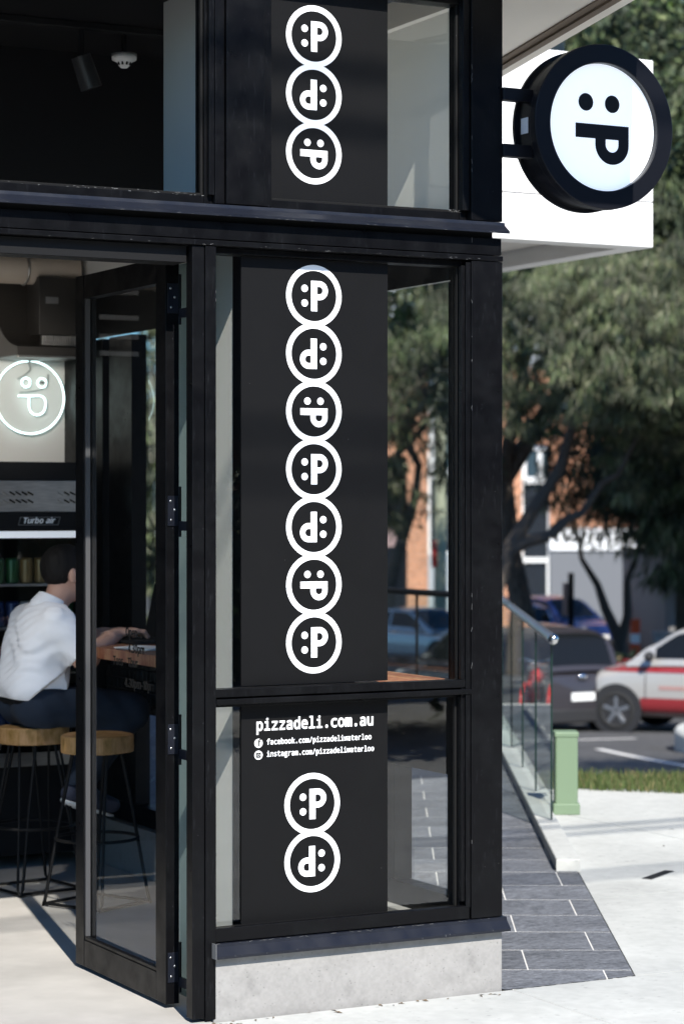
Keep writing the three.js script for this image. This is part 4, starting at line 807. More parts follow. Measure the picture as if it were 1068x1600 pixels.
// front of the car is +x, wheels stand on y = 0
function car(name, label, r, f, turn, o) {
  const [x, z] = st(r, f); const c = thing(name, label, 'car', [x, roadY(f) + 0.003, z], -YAW + turn, 'cars parked along the street');
  const paint = phy({ color: col(...o.color), metalness: o.metal ?? 0.35, roughness: 0.35, clearcoat: 0.5, clearcoatRoughness: 0.08 });
  const L = o.L, W = o.W / 2, yb = 0.19;
  const plan = (q) => { const e = Math.min(1, (L / 2 - Math.abs(q)) / 0.55); return W * (0.74 + 0.26 * Math.sqrt(Math.max(0, 1 - (1 - e) * (1 - e)))); };
  const top = (q) => lerp(o.belt, q), sec = (q, a) => { const yt = top(q), yc = (yt + yb) / 2, ry = (yt - yb) / 2, s = Math.sin(a), k = Math.cos(a), n = 0.36; return [q, yc + ry * Math.sign(s) * Math.pow(Math.abs(s), n), plan(q) * Math.sign(k) * Math.pow(Math.abs(k), n) * (1 - 0.05 * Math.max(0, s) - 0.04 * Math.max(0, -s))]; };
  const shell = gridG(56, 40, (u, v) => sec(-L / 2 + L * u, v * Math.PI * 2));
  const end = (q, s) => gridG(10, 10, (u, v) => { const a = u * Math.PI * 2, p = sec(q, a), yc = (top(q) + yb) / 2; return [q + s * 0.06 * (1 - v * v), yc + (p[1] - yc) * v, p[2] * v]; });
  // wheel arches are cut through the sides
  let body = merge([shell, end(L / 2, 1), end(-L / 2, -1)]);
  mesh('body', body, paint, c);
  const wr = o.wheel, wb = o.base;
  for (const wx of wb) for (const s of [-1, 1]) {
    const wz = s * (plan(wx) - 0.085);
    const arch = new THREE.CylinderGeometry(wr + 0.055, wr + 0.055, 0.03, 28); arch.rotateX(Math.PI / 2); arch.translate(wx, wr + 0.01, s * (plan(wx) - 0.008)); mesh('wheel_arch', arch, trimM, c);
    const w = new THREE.Group(); w.name = 'wheel'; c.add(w); w.position.set(wx, wr, wz);
    const ty = new THREE.TorusGeometry(wr - 0.075, 0.075, 10, 28); ty.scale(1, 1, 1.3); ty.translate(0, 0, s * 0.01); mesh('tyre', ty, tyreM, w);
    const dish = new THREE.CylinderGeometry(wr - 0.1, wr - 0.1, 0.05, 24); dish.rotateX(Math.PI / 2); dish.translate(0, 0, s * 0.052); mesh('dish', dish, trimM, w);
    const sp = []; for (let k = 0; k < 5; k++) { const g = boxG(-0.026, 0.026, 0.02, wr - 0.09, -0.01, 0.012, 0.004); g.rotateZ(k * Math.PI * 0.4); g.translate(0, 0, s * 0.083); sp.push(g); }
    const rm = new THREE.TorusGeometry(wr - 0.098, 0.016, 6, 28); rm.translate(0, 0, s * 0.08); mesh('rim', merge([...sp, rm]), std({ color: col(0.42, 0.42, 0.43), metalness: 0.9, roughness: 0.3 }), w);
  }
  // cabin: roof line over the belt, leaning sides
  const x0 = o.cabin[0], x1 = o.cabin[1], roof = (q) => lerp(o.roof, q), hw = (q) => plan(q) * 0.955;
  const side = (q, t, off) => { const yb2 = top(q) - 0.06, yt = Math.max(roof(q), yb2 + 0.001), lean = 0.80; const y = yb2 + (yt - yb2) * t; const s = 1 - (1 - lean) * Math.min(1, (y - yb2) / 0.52); return [q, y, hw(q) * s + off]; };
  const across = (q, t) => { const e = side(q, 0.93, 0), y1 = roof(q); const k = Math.abs(t), z = Math.sign(t) * k * e[2]; return [q, e[1] + (y1 - e[1]) * (1 - Math.pow(k, 3)) + 0.012 * (1 - k * k), z]; };
  const cab = merge([gridG(40, 6, (u, v) => side(x0 + (x1 - x0) * u, v * 0.93, 0)), gridG(40, 6, (u, v) => { const p = side(x0 + (x1 - x0) * u, v * 0.93, 0); return [p[0], p[1], -p[2]]; }), gridG(40, 12, (u, v) => across(x0 + (x1 - x0) * u, v * 2 - 1))]);
  mesh('cabin', cab, paint, c);
  for (const [a, b, t0, t1] of o.sideGlass) for (const s of [-1, 1]) mesh('side_window', gridG(16, 6, (u, v) => { const q = a + (b - a) * u; const p = side(q, 0, 0), yt = Math.min(roof(q) - 0.075, o.glassTop ?? 9), y0 = o.beltGlass ?? top(q) + 0.03; const y = y0 + Math.max(0.001, yt - y0) * v, t = (y - p[1]) / Math.max(0.001, roof(q) - p[1]); const e = side(q, t, 0.005); return [e[0], e[1], s * e[2]]; }), carGlass, c);
  const pane = (n, a, b) => mesh(n, gridG(14, 12, (u, v) => { const q = a + (b - a) * u, p = across(q, (v * 2 - 1) * 0.86); const d = roof(q + 0.02) - roof(q - 0.02), L2 = Math.hypot(d, 0.04); return [p[0] - d / L2 * 0.006, p[1] + 0.04 / L2 * 0.006, p[2]]; }), carGlass, c);
  pane('windscreen', o.screen[0], o.screen[1]); pane('rear_window', o.rear[0], o.rear[1]);
  const patch = (n, mat, q0, q1, y0, y1, off, sides = [-1, 1], lab) => sides.forEach((s) => mesh(n, gridG(40, 5, (u, v) => { const q = q0 + (q1 - q0) * u, y = y0 + (y1 - y0) * v, yt = top(q), yc = (yt + yb) / 2, ry = (yt - yb) / 2, k = Math.min(0.999, Math.abs((y - yc) / ry)); const sn = Math.pow(k, 1 / 0.36), cs = Math.sqrt(1 - sn * sn); return [q, y, s * (plan(q) * Math.pow(cs, 0.36) * (1 - 0.045 * sn) + off)]; }), mat, c, lab));
  (o.extra || (() => {}))({ c, patch, paint, L, W, plan, top, yb });
  for (const s of [-1, 1]) {
    const m = new THREE.SphereGeometry(0.09, 12, 10); m.scale(0.7, 0.72, 1.1); m.translate(o.mirror, top(o.mirror) + 0.07, s * (W + 0.07)); mesh('mirror', m, o.mirrorMat ?? trimM, c);
    const hl = new THREE.SphereGeometry(0.13, 14, 10); hl.scale(0.9, 0.62, 0.9); hl.translate(L / 2 - 0.12, o.lampY ?? 0.64, s * (plan(L / 2 - 0.1) - 0.16)); mesh('headlight', hl, lampM, c);
    const tl = new THREE.SphereGeometry(0.13, 14, 10); tl.scale(0.75, 0.85, 0.75); tl.translate(-L / 2 + 0.09, o.tailY ?? 0.85, s * (plan(-L / 2 + 0.08) - 0.085)); mesh('taillight', tl, redLamp, c);
    patch('door_handle', o.handleMat ?? M.chrome, o.handle, o.handle + 0.17, top(o.handle) - 0.13, top(o.handle) - 0.10, 0.02, [s]);
  }
  for (const s of [-1, 1]) {
    const g = boxG(-0.006, 0.006, -0.055, 0.055, -0.19, 0.19, 0.002); g.translate(s * (L / 2 + 0.066), s < 0 ? 0.56 : 0.42, 0); const pl = mesh('number_plate', g, std({ color: col(0.7, 0.7, 0.68) }), c);
    box('bumper_insert', trimM, c, s > 0 ? L / 2 - 0.1 : -L / 2 - 0.055, s > 0 ? L / 2 + 0.055 : -L / 2 + 0.1, 0.2, s < 0 ? 0.40 : 0.36, -W * 0.7, W * 0.7, 0.03);
  }
  return c;
}
const HATCH = { L: 3.95, W: 1.72, wheel: 0.30, base: [1.18, -1.28], belt: [[-1.98, 0.86], [-1.6, 0.96], [0.6, 0.92], [1.2, 0.86], [1.75, 0.74], [1.98, 0.62]], cabin: [-1.93, 1.12], roof: [[-1.93, 0.9], [-1.72, 1.34], [-1.3, 1.47], [-0.3, 1.5], [0.3, 1.44], [1.12, 0.88]], sideGlass: [[-1.25, -0.28], [-0.22, 0.72]], screen: [0.32, 1.04], rear: [-1.89, -1.55], mirror: 0.6, handle: -0.15 };
const SEDAN = { L: 4.6, W: 1.8, wheel: 0.32, base: [1.38, -1.36], belt: [[-2.3, 0.84], [-1.9, 0.98], [-1.2, 0.98], [0.8, 0.94], [1.4, 0.88], [2.05, 0.74], [2.3, 0.62]], cabin: [-1.75, 1.2], roof: [[-1.75, 0.95], [-1.0, 1.36], [-0.3, 1.44], [0.2, 1.42], [1.2, 0.9]], sideGlass: [[-1.12, -0.3], [-0.24, 0.72]], screen: [0.3, 1.12], rear: [-1.68, -1.0], mirror: 0.7, handle: -0.15 };
const redP = phy({ color: col(0.22, 0.018, 0.022), roughness: 0.35, clearcoat: 1 });
// small silver car with red bands, in profile
car('small_car', 'small silver and red hatchback in profile crossing the street', 5.72, 36, Math.PI - 0.45, { ...HATCH, L: 3.5, W: 1.62, wheel: 0.29, base: [1.13, -1.14], color: [0.40, 0.385, 0.36], metal: 0.3,
  belt: [[-1.75, 0.82], [-1.4, 0.97], [0.4, 0.95], [0.95, 0.93], [1.35, 0.84], [1.6, 0.70], [1.75, 0.56]], cabin: [-1.7, 1.0], roof: [[-1.7, 0.92], [-1.4, 1.3], [-0.9, 1.46], [-0.2, 1.5], [0.3, 1.38], [0.7, 1.15], [1.0, 0.92]], sideGlass: [[-1.15, -0.42], [-0.36, 0.62]], screen: [0.3, 0.95], rear: [-1.66, -1.3], mirror: 0.66, handle: -0.2,
  extra: ({ patch, c }) => { c.scale.setScalar(1.16); patch('red_band', redP, -1.6, 1.42, 0.80, 0.885, 0.006, [-1, 1], 'red band below the windows'); patch('red_sill', redP, -0.82, 0.80, 0.24, 0.47, 0.006, [-1, 1], 'dark red sill'); patch('door_print', std({ color: col(0.34, 0.2, 0.18), roughness: 0.5 }), 0.1, 0.55, 0.58, 0.63, 0.007, [-1], 'faded red print on the door'); patch('door_seam', trimM, -0.5, -0.485, 0.3, 0.86, 0.007); patch('door_seam', trimM, 0.73, 0.74, 0.35, 0.86, 0.007); } });
car('hatchback', 'dark grey hatchback seen from behind beyond the glass railing', 2.56, 37.7, Math.PI / 2 + 0.5, { ...HATCH, color: [0.03, 0.027, 0.031], metal: 0.05, extra: ({ c }) => { c.scale.set(1.1, 1.1, 1.1); const b = new THREE.SphereGeometry(0.07, 12, 8); b.scale(0.25, 0.6, 1); b.translate(-2.03, 0.83, 0); mesh('badge', b, M.chrome, c); } });
car('blue_car', 'bright blue car facing us behind the dark trees', 6.15, 68, -0.95, { ...HATCH, color: [0.012, 0.03, 0.13], metal: 0.2 });
car('blue_car', 'dark violet blue sedan parked left of the bright blue car', 5.0, 70, -0.35, { ...SEDAN, color: [0.02, 0.016, 0.06] });
car('blue_car', 'pale blue car tail just above the handrail, beside the dark trunk', 3.95, 64, 2.2, { ...HATCH, color: [0.10, 0.16, 0.30] });
car('sedan', 'silver blue sedan seen through the side window, under the dark handrail', 1.95, 60, -0.75, { ...SEDAN, color: [0.42, 0.48, 0.55], metal: 0.5 });
// ---------------------------------------------------------------- red bicycles in a row, mirrored by the railing
function bicycle(r, f, turn, label) {
  const [x, z] = st(r, f), o = thing('bicycle', label, 'bicycle', [x, roadY(f) + 0.003, z], -YAW + turn, 'red bicycles in a rack down the street');
  const red = phy({ color: col(0.62, 0.02, 0.01), roughness: 0.3, clearcoat: 1 });
  for (const wx of [-0.52, 0.52]) { const w = new THREE.Group(); w.name = 'wheel'; o.add(w); w.position.set(wx, 0.34, 0); mesh('tyre', new THREE.TorusGeometry(0.32, 0.02, 6, 28), tyreM, w); const sp = []; for (let k = 0; k < 12; k++) { const a = k / 12 * 6.283; sp.push(tubeG([V(0, 0, 0), V(Math.cos(a) * 0.31, Math.sin(a) * 0.31, 0)], 0.003, 4)); } mesh('spokes', merge(sp), M.chrome, w); const g = new THREE.TorusGeometry(0.35, 0.025, 5, 20, Math.PI); mesh('mudguard', g, red, w); }
  const fr = [[V(-0.52, 0.34, 0), V(-0.08, 0.3, 0)], [V(-0.08, 0.3, 0), V(0.36, 0.72, 0)], [V(-0.08, 0.3, 0), V(-0.2, 0.78, 0)], [V(-0.2, 0.66, 0), V(0.36, 0.72, 0)], [V(-0.52, 0.34, 0), V(-0.2, 0.68, 0)], [V(0.52, 0.34, 0), V(0.34, 0.88, 0)]];
  mesh('frame', merge(fr.map((q) => tubeG(q, 0.024, 8))), red, o);
  const sd = new THREE.SphereGeometry(0.12, 12, 8); sd.scale(1.1, 0.35, 0.7); sd.translate(-0.2, 0.84, 0); mesh('saddle', sd, trimM, o);
  mesh('handlebar', tubeG([V(0.25, 1.0, -0.28), V(0.34, 1.02, -0.2), V(0.36, 0.96, 0), V(0.34, 1.02, 0.2), V(0.25, 1.0, 0.28)], 0.014), M.chrome, o);
  box('basket', M.chrome, o, 0.42, 0.66, 0.72, 0.92, -0.16, 0.16, 0.01);
}
for (let k = 0; k < 6; k++) bicycle(-2.3 + k * 0.42, 38 + 0.15 * (k % 2), Math.PI / 2 + 0.25, ['leftmost', 'second', 'third', 'fourth', 'fifth', 'rightmost'][k] + ' red bicycle in the row down the street');

// ---------------------------------------------------------------- trees
function leafGeo(list, clumps, perClump, drop, len, wid, palette, spread) {
  const pos = [], colr = [], nor = [];
  for (const [cx, cy, cz, s] of list) {
    const tone = Math.pow(rnd(), 1.6) * 1.5 + 0.4;
    for (let k = 0; k < perClump; k++) {
      const a = rnd() * 6.283, u = Math.pow(rnd(), 0.6) * spread * s, x = cx + Math.cos(a) * u, z = cz + Math.sin(a) * u, y = cy + rr(-0.6, 0.5) * spread * s;
      const out = rr(0.1, 0.9), l = len * rr(0.6, 1.4), w = wid * rr(0.7, 1.4);
      const d = V(Math.cos(a) * out, drop * rr(0.4, 1.3) + rr(-0.5, 0.5), Math.sin(a) * out).normalize(), sd = V(rr(-1, 1), rr(-0.4, 0.4), rr(-1, 1)).cross(d).normalize().multiplyScalar(w / 2);
      const tip = V(x, y, z).addScaledVector(d, l), mid = V(x, y, z).addScaledVector(d, l * 0.45);
      pos.push(x, y, z, mid.x + sd.x, mid.y + sd.y, mid.z + sd.z, tip.x, tip.y, tip.z, x, y, z, tip.x, tip.y, tip.z, mid.x - sd.x, mid.y - sd.y, mid.z - sd.z);
      const c = palette[Math.floor(rnd() * palette.length)], q = tone * rr(0.75, 1.25); for (let i = 0; i < 6; i++) colr.push(c[0] * q, c[1] * q, c[2] * q);
    }
  }
  const g = new THREE.BufferGeometry(); g.setAttribute('position', new THREE.Float32BufferAttribute(pos, 3)); g.setAttribute('color', new THREE.Float32BufferAttribute(colr, 3)); g.computeVertexNormals(); return g;
}
const leafM = std({ vertexColors: true, roughness: 0.7, side: THREE.DoubleSide });
function tree(name, label, r, f, y0, H, trunkR, crown, opt = {}) {
  const [x, z] = st(r, f), o = thing(name, label, 'tree', [x, y0, z], -YAW, opt.group ?? 'street trees');
  if (opt.scale) o.scale.setScalar(opt.scale);
  const wood = [], tips = [];
  const grow = (p, d, len, rad, depth) => {
    const q = p.clone(); let cur = p, dir = d.clone();
    for (let k = 0; k < 3; k++) { dir.add(V(rr(-0.16, 0.16), rr(-0.05, 0.12), rr(-0.16, 0.16))).normalize(); const nx = cur.clone().addScaledVector(dir, len / 3), ra = rad * (1 - k * 0.13), rb = rad * (1 - (k + 1) * 0.13); wood.push(taperG(cur, nx, ra, rb, depth > 2 ? 5 : 8)); cur = nx; }
    if (depth >= (opt.depth ?? 4)) { tips.push(cur); return; }
    if (depth >= 2) tips.push(cur.clone());
    const n = depth === 0 ? (opt.limbs ?? 3) : 2 + (rnd() < 0.4 ? 1 : 0);
    for (let k = 0; k < n; k++) { const a = rnd() * 6.283 + k * 6.283 / n, sp = opt.spread ?? 0.75; const nd = dir.clone().multiplyScalar(0.75).add(V(Math.cos(a) * sp, rr(0.0, 0.35), Math.sin(a) * sp)).normalize(); grow(cur, nd, len * rr(0.66, 0.82), rad * 0.6, depth + 1); }
  };
  if (opt.stems) for (const s of opt.stems) { let a = V(...s[0].slice(0, 3)); for (let k = 1; k < s.length; k++) { const b = V(...s[k].slice(0, 3)); wood.push(taperG(a, b, s[k - 1][3], s[k][3], 9)); a = b; } }
  else grow(V(0, 0, 0), V(rr(-0.08, 0.08), 1, rr(-0.08, 0.08)).normalize(), H * 0.3, trunkR, 0);
  mesh('trunk', metreUV(merge(wood)), opt.bark ?? M.bark, o);
  const list = []; const [cx, cy, cz, rx, ry, rz] = crown;
  for (let k = 0; k < (opt.clumps ?? 700); k++) {
    const a = rnd() * 6.283, u = rr(-1, 1), q = Math.sqrt(1 - u * u), rad = Math.pow(rnd(), 0.42);
    const px = cx + Math.cos(a) * q * rad * rx, py = cy + u * rad * ry, pz = cz + Math.sin(a) * q * rad * rz;
    const gap = vnoise((px * 1.5) * (opt.gf ?? 1) + 30, (py * 1.9 + pz * 1.3) * (opt.gf ?? 1) + 30, 256); if (gap < (opt.gap ?? 0.3)) continue;
    list.push([px, py, pz, rr(0.6, 1.5)]);
  }
  for (const t of tips) list.push([t.x, t.y, t.z, rr(0.7, 1.4)]);
  mesh('crown', leafGeo(list, 0, opt.per ?? 60, opt.drop ?? -1, opt.len ?? 0.3, opt.wid ?? 0.028, opt.pal, opt.cs ?? 0.42), leafM, o);
  return o;
}
const olive = [[0.058, 0.078, 0.03], [0.092, 0.108, 0.048], [0.036, 0.05, 0.02], [0.13, 0.128, 0.08]], lush = [[0.075, 0.125, 0.02], [0.11, 0.15, 0.025], [0.05, 0.09, 0.015], [0.15, 0.18, 0.03]], deep = [[0.03, 0.05, 0.018], [0.045, 0.065, 0.025], [0.025, 0.04, 0.015]];
// big drooping tree with a dark forked trunk
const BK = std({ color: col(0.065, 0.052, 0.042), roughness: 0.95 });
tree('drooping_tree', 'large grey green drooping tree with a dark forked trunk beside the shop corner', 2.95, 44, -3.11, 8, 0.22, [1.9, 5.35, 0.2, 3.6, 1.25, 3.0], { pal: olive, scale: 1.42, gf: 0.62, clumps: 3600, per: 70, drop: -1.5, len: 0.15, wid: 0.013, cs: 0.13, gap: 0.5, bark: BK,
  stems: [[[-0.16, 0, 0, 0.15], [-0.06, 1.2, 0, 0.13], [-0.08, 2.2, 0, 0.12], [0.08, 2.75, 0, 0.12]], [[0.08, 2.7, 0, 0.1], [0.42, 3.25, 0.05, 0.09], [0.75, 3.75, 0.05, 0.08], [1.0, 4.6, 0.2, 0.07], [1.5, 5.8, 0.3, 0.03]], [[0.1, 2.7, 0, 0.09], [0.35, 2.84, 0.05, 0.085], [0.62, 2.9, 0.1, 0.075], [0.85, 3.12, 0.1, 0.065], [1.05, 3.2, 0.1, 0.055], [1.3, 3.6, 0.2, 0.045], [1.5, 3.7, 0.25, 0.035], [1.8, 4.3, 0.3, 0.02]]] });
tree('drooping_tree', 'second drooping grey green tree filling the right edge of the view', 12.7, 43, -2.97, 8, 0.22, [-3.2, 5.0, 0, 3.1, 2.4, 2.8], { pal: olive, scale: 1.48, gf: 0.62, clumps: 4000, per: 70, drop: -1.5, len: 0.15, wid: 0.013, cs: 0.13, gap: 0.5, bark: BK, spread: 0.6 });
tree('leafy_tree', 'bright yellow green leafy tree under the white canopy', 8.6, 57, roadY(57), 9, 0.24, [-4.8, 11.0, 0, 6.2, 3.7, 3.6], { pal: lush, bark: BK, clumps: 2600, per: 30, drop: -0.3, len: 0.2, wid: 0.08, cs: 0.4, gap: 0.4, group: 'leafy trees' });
tree('leafy_tree', 'tall dark leafy tree behind the round light box', 7.6, 46, roadY(46), 14, 0.3, [0, 10.5, 0, 5.0, 6.2, 4.0], { pal: [...deep, ...olive.slice(0, 2)], clumps: 2600, per: 34, drop: -0.5, len: 0.22, wid: 0.09, cs: 0.36, gap: 0.44, group: 'leafy trees' });
tree('leafy_tree', 'tall leafy tree at the top right corner above the light box', 4.2, 52, roadY(52), 15, 0.3, [0, 12.5, 0, 4.5, 4.0, 4.0], { pal: [...deep, ...lush.slice(0, 1)], clumps: 800, per: 60, drop: -0.5, len: 0.3, wid: 0.1, cs: 0.6, gap: 0.36, group: 'leafy trees' });
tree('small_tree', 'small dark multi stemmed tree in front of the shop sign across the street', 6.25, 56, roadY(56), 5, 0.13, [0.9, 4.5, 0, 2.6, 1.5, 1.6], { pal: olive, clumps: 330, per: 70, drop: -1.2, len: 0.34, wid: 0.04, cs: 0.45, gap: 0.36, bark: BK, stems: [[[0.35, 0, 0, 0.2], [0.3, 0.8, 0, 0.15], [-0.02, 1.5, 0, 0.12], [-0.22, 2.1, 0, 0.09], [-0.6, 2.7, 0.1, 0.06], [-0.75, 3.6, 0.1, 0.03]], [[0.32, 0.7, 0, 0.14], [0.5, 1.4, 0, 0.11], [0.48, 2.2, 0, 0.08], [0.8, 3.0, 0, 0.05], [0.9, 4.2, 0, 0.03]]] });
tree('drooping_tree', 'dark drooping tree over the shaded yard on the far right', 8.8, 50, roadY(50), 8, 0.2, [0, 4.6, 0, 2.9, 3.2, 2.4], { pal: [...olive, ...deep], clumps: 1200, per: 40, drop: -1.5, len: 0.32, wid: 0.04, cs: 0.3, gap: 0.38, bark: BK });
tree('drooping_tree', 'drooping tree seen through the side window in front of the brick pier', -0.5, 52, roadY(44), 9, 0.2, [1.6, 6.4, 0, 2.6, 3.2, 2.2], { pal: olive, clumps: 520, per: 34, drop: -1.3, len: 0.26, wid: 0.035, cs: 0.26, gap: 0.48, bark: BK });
tree('leafy_tree', 'pale leafy tree seen at the top of the side window', 1.0, 62, roadY(62), 11, 0.25, [0, 10.5, 0, 4.0, 3.4, 3.0], { pal: [...lush, ...olive], clumps: 420, per: 34, drop: -0.6, len: 0.24, wid: 0.1, cs: 0.45, gap: 0.5, group: 'leafy trees' });
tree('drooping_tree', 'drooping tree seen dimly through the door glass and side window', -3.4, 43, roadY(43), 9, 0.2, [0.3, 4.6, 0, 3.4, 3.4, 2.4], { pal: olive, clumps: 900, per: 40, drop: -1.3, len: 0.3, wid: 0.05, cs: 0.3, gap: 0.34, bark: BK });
// street tree whose shade lies on the road, right of the view
tree('street_tree', 'broad street tree on the verge right of the view, shading the asphalt', 7.4, 17, roadY(17), 9, 0.22, [-0.8, 7.2, 0, 2.6, 1.8, 2.8], { pal: olive, clumps: 420, per: 45, drop: -0.8, len: 0.3, wid: 0.05, cs: 0.5, gap: 0.36 });

// ---------------------------------------------------------------- buildings across the street
{
  const F = 82, [bx, bz] = st(0, F), o = thing('brick_building', 'orange brick building with white framed windows and brick piers behind the trees', 'building', [bx, roadY(F), bz], -YAW);
  const fm = std({ color: col(0.72, 0.72, 0.7), roughness: 0.6 }), gw = phy({ color: col(0.02, 0.024, 0.03), roughness: 0.05, clearcoat: 1 }), skyGlass = phy({ color: col(0.05, 0.08, 0.1), roughness: 0.03, metalness: 0.3 });
  const pier = (x0, x1, y0, y1) => box('pier', M.brick, o, x0, x1, y0, y1, -0.6, 0, 0.01);
  pier(2.25, 2.97, 0, 8.8); pier(5.25, 6.22, 0, 9.2); pier(-3, -0.2, 0, 8.5); pier(-0.2, 2.25, 5.9, 8.8);
  box('brick_panel', M.brick, o, 7.2, 10.9, 3.42, 7.4, -0.6, -0.05, 0.01); box('brick_panel', M.brick, o, 6.222, 7.198, 6.3, 9.0, -0.6, -0.05, 0.01); box('brick_panel', M.brick, o, 10.9, 24, 0, 7.4, -0.6, -0.08, 0.01);
  const coreM = std({ color: col(0.2, 0.19, 0.18), roughness: 0.9 }); box('core', coreM, o, 2.26, 24, 0, 7.3, -9, -0.65, 0); box('core', coreM, o, -3, -0.21, 0, 7.3, -9, -0.65, 0); box('core', coreM, o, -0.2, 2.25, 0, 5.88, -9, -4, 0); box('core', coreM, o, -0.2, 2.25, 5.89, 7.3, -9, -0.65, 0);
  const window_ = (x0, x1, y0, y1, nx, glass, fr = 0.09) => { const w = new THREE.Group(); w.name = 'window'; o.add(w); box('frame', fm, w, x0, x1, y0, y0 + fr, -0.4, -0.2, 0); box('frame', fm, w, x0, x1, y1 - fr, y1, -0.4, -0.2, 0); for (let k = 0; k <= nx; k++) { const x = x0 + (x1 - x0 - fr) * k / nx; box('mullion', fm, w, x, x + fr, y0 + fr, y1 - fr, -0.39, -0.21, 0); } for (let k = 0; k < nx; k++) { const a = x0 + (x1 - x0 - fr) * k / nx + fr, b = x0 + (x1 - x0 - fr) * (k + 1) / nx; box('pane', glass, w, a, b, y0 + fr, y1 - fr, -0.33, -0.31, 0); } };
  window_(6.23, 7.19, 0.1, 2.3, 1, gw); window_(6.23, 7.19, 2.32, 5.0, 1, gw, 0.06); window_(6.23, 7.5, 5.02, 6.28, 2, skyGlass, 0.16);
  window_(2.98, 5.24, 2.5, 5.2, 2, gw); window_(2.98, 5.24, 5.3, 8.0, 2, skyGlass, 0.2); box('spandrel', std({ color: col(0.34, 0.36, 0.38) }), o, 2.98, 5.24, 0, 2.49, -0.5, -0.2, 0);
  box('small_sign', std({ color: col(0.30, 0.20, 0.19) }), o, 1.35, 2.24, 2.75, 3.35, -0.38, -0.3, 0.01);
  box('grey_wall', std({ color: col(0.13, 0.135, 0.145), roughness: 0.8 }), o, 7.2, 10.6, 0, 2.62, -0.4, -0.1, 0);
  const sg = box('shop_sign', M.white, o, 7.2, 10.3, 2.63, 3.41, -0.4, -0.02, 0.01); sg.userData.label = 'white shop sign with dark lettering';
  // blurred dark marks of the sign: too small to read
  for (let k = 0; k < 9; k++) { const x = 7.42 + k * 0.3, g = k % 3 === 2 ? new THREE.TorusGeometry(0.13, 0.05, 6, 14) : boxG(-0.06, 0.06, -0.2, 0.2, 0, 0.02, 0); g.rotateZ(rr(-0.4, 0.4)); g.translate(x, 3.1, -0.01); mesh('sign_mark', g, M.dark, sg); }
  box('parapet', fm, o, -3, 24, 8.81, 9.0, -0.62, -0.61, 0);
}
{
  const F = 120, [bx, bz] = st(3.6, F), o = thing('glass_tower', 'pale blue glazed building seen through the leaves at the top of the side window', 'building', [bx, roadY(F), bz], -YAW);
  box('wall', std({ color: col(0.55, 0.58, 0.6), roughness: 0.7 }), o, -6, 9, 0, 24, -8, -0.3, 0);
  const gl = phy({ color: col(0.12, 0.16, 0.2), roughness: 0.05, metalness: 0.3 });
  for (let j = 0; j < 6; j++) for (let i = 0; i < 6; i++) { const w = new THREE.Group(); w.name = 'window'; o.add(w); box('pane', gl, w, -5.4 + i * 2.4, -3.8 + i * 2.4, 2 + j * 3.5, 4.2 + j * 3.5, -0.299, -0.25, 0); box('sill', M.white, w, -5.5 + i * 2.4, -3.7 + i * 2.4, 1.85 + j * 3.5, 1.98 + j * 3.5, -0.299, -0.15, 0); }
}
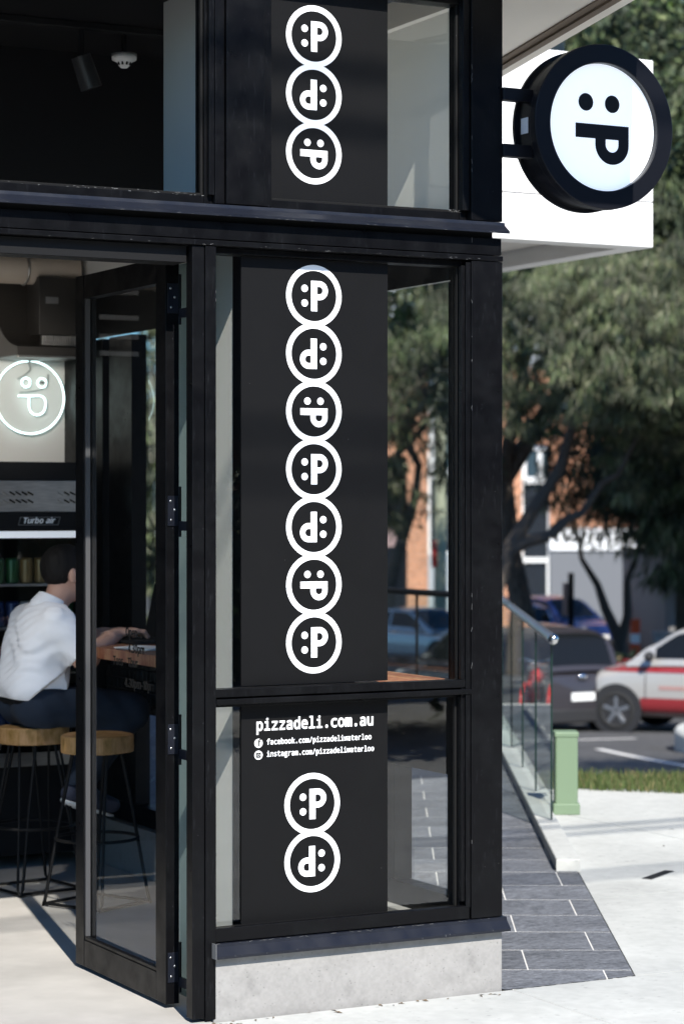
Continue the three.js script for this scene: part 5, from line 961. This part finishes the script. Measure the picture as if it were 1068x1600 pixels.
{
  const F = 62, [bx, bz] = st(10.6, F), o = thing('dark_carport', 'deep shaded grey carport on the far right', 'carport', [bx, roadY(F), bz], -YAW);
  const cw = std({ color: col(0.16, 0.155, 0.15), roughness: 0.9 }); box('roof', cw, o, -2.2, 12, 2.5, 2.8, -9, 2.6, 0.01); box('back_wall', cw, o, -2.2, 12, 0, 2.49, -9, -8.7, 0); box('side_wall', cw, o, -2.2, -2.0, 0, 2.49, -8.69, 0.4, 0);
  for (const x of [-2.1, 2, 6, 10]) box('post', cw, o, x - 0.08, x + 0.08, 0, 2.49, 0.8, 0.96, 0.01);
  const [wx, wz] = st(8.0, 60), w = thing('low_wall', 'low sunlit concrete wall in front of the dark carport', 'wall', [wx, roadY(60), wz], -YAW);
  box('block', M.plinth, w, -0.1, 1.2, 0, 0.75, -0.25, 0, 0.02); box('coping', M.plinth, w, -0.14, 1.24, 0.752, 0.82, -0.29, 0.04, 0.01);
  const [gx, gz] = st(7.05, 57), g = thing('marker_post', 'orange and white marker post beside the small tree', 'post', [gx, roadY(57), gz], -YAW);
  const om = std({ color: col(0.70, 0.09, 0.02), roughness: 0.6 });
  box('lower_band', om, g, -0.11, 0.11, 0, 0.66, -0.05, 0.05, 0.01); box('white_band', M.white, g, -0.109, 0.109, 0.662, 0.9, -0.049, 0.049, 0.01); box('upper_band', om, g, -0.11, 0.11, 0.902, 1.25, -0.05, 0.05, 0.01);
  const [px, pz] = st(5.6, 58), p = thing('sign_post', 'black sign post standing before the blue cars', 'post', [px, roadY(58), pz], -YAW);
  box('pole', M.black, p, -0.07, 0.07, 0, 2.35, -0.05, 0.05, 0.01); box('plate', std({ color: col(0.5, 0.3, 0.25) }), p, -0.2, -0.075, 1.3, 2.1, -0.02, 0.0, 0.004);
  const [ux, uz] = st(2.9, 70), u = thing('utility_pole', 'pale green timber utility pole seen through the side window', 'pole', [ux, roadY(70), uz]);
  const cy = new THREE.CylinderGeometry(0.16, 0.2, 10, 14); cy.translate(0, 5, 0); mesh('shaft', cy, std({ color: col(0.30, 0.31, 0.22), roughness: 0.9 }), u); box('cross_arm', M.bark, u, -1, 1, 9.2, 9.35, -0.08, 0.08, 0.01);
  box('red_notice', redLamp, u, -0.36, -0.2, 2.3, 3.1, 0.1, 0.15, 0.005);
  // hedge bed behind the parked cars
  const hx = st(6.6, 46), hd = thing('low_hedge', 'low dark hedge in a planting bed behind the parked cars', 'hedge', [hx[0], roadY(46), hx[1]], -YAW);
  box('bed', M.soil, hd, -3, 5, -0.05, 0.12, -1.2, 1.0, 0.02); const l = []; for (let k = 0; k < 240; k++) l.push([rr(-3, 5), rr(0.2, 0.75), rr(-1, 0.9), 1]); mesh('foliage', leafGeo(l, 0, 50, -0.1, 0.14, 0.06, [...deep, [0.09, 0.06, 0.03]], 0.32), leafM, hd);
}
// ---------------------------------------------------------------- across the road in front of the shop: mirrored in its glass
{
  const o = thing('opposite_building', 'long low brick building across the road in front of the shop', 'building', [0, -0.1, 19]);
  box('wall', std({ color: col(0.045, 0.032, 0.026), roughness: 0.9 }), o, -8, 44, 0, 8.4, 0, 8, 0.02); box('roof_edge', M.dark, o, -8.2, 44.2, 8.4, 8.65, -0.3, 8.2, 0.02);
  for (let k = 0; k < 12; k++) { const w = new THREE.Group(); w.name = 'window'; o.add(w); box('pane', carGlass, w, -6.5 + k * 4.2, -4.3 + k * 4.2, 1.2, 3.0, -0.03, -0.001, 0); box('sill', M.soffit, w, -6.6 + k * 4.2, -4.2 + k * 4.2, 1.08, 1.18, -0.12, -0.001, 0); }
  for (const [x, n] of [[3.4, 'hedge shrub nearest the shop, across the footpath'], [5.2, 'middle shrub of the hedge across the footpath'], [7.1, 'far shrub of the hedge across the footpath']]) {
    const h = thing('shrub', 'dark rounded ' + n, 'shrub', [x, 0, 8.2], 0, 'shrubs across the footpath'); const l = []; for (let k = 0; k < 120; k++) { const a = rnd() * 6.28, q = rr(-1, 1), s = Math.sqrt(1 - q * q), d = Math.pow(rnd(), 0.4); l.push([Math.cos(a) * s * d * 1.0, 1.0 + q * d * 0.85, Math.sin(a) * s * d * 0.8, 1]); }
    mesh('trunk', taperG(V(0, 0, 0), V(0.05, 0.9, 0), 0.06, 0.03), M.bark, h); mesh('crown', leafGeo(l, 0, 40, -0.2, 0.15, 0.06, [...deep, [0.10, 0.07, 0.02]], 0.32), leafM, h);
  }
  // overhead cables whose shadows cross the shop front and the footpath
  for (const [y, z, r, lab] of [[8.76, 6, 0.022, 'upper thick'], [8.59, 6.02, 0.02, 'lower thick'], [9.55, 8.05, 0.017, 'rear thin'], [9.42, 8.07, 0.015, 'lowest rear thin']]) {
    const c = thing('overhead_cable', lab + ' overhead cable strung along the road in front of the shop', 'cable', [0, 0, 0], 0, 'overhead cables'); const p = []; for (let k = 0; k <= 12; k++) { const t = k / 12 * 2 - 1; p.push(V(2 + t * 20, y + 0.35 * t * t, z + (z > 8 ? 0.0 : 0))); }
    mesh('cable', new THREE.TubeGeometry(new THREE.CatmullRomCurve3(p), 60, r, 6), M.black, c);
  }
  for (const [x, lab] of [[-18, 'timber power pole left of the shop holding the cables'], [22, 'timber power pole right of the shop holding the cables']]) { const p = thing('power_pole', lab, 'pole', [x, -0.02, 7]); const c = new THREE.CylinderGeometry(0.12, 0.16, 10.6, 14); c.translate(0, 5.3, 0); mesh('shaft', c, M.bark, p); box('cross_arm', M.bark, p, -0.06, 0.06, 8.9, 9.05, -1.3, 1.3, 0.01); }
}
scene.traverse((o) => { if (o.isMesh) { o.castShadow = true; o.receiveShadow = true; } });
let tri = 0; scene.traverse((o) => { if (o.isMesh && o.geometry.attributes?.position) tri += (o.geometry.index ? o.geometry.index.count : o.geometry.attributes.position.count) / 3; });
console.log('triangles', Math.round(tri));
renderer.render(scene, camera);
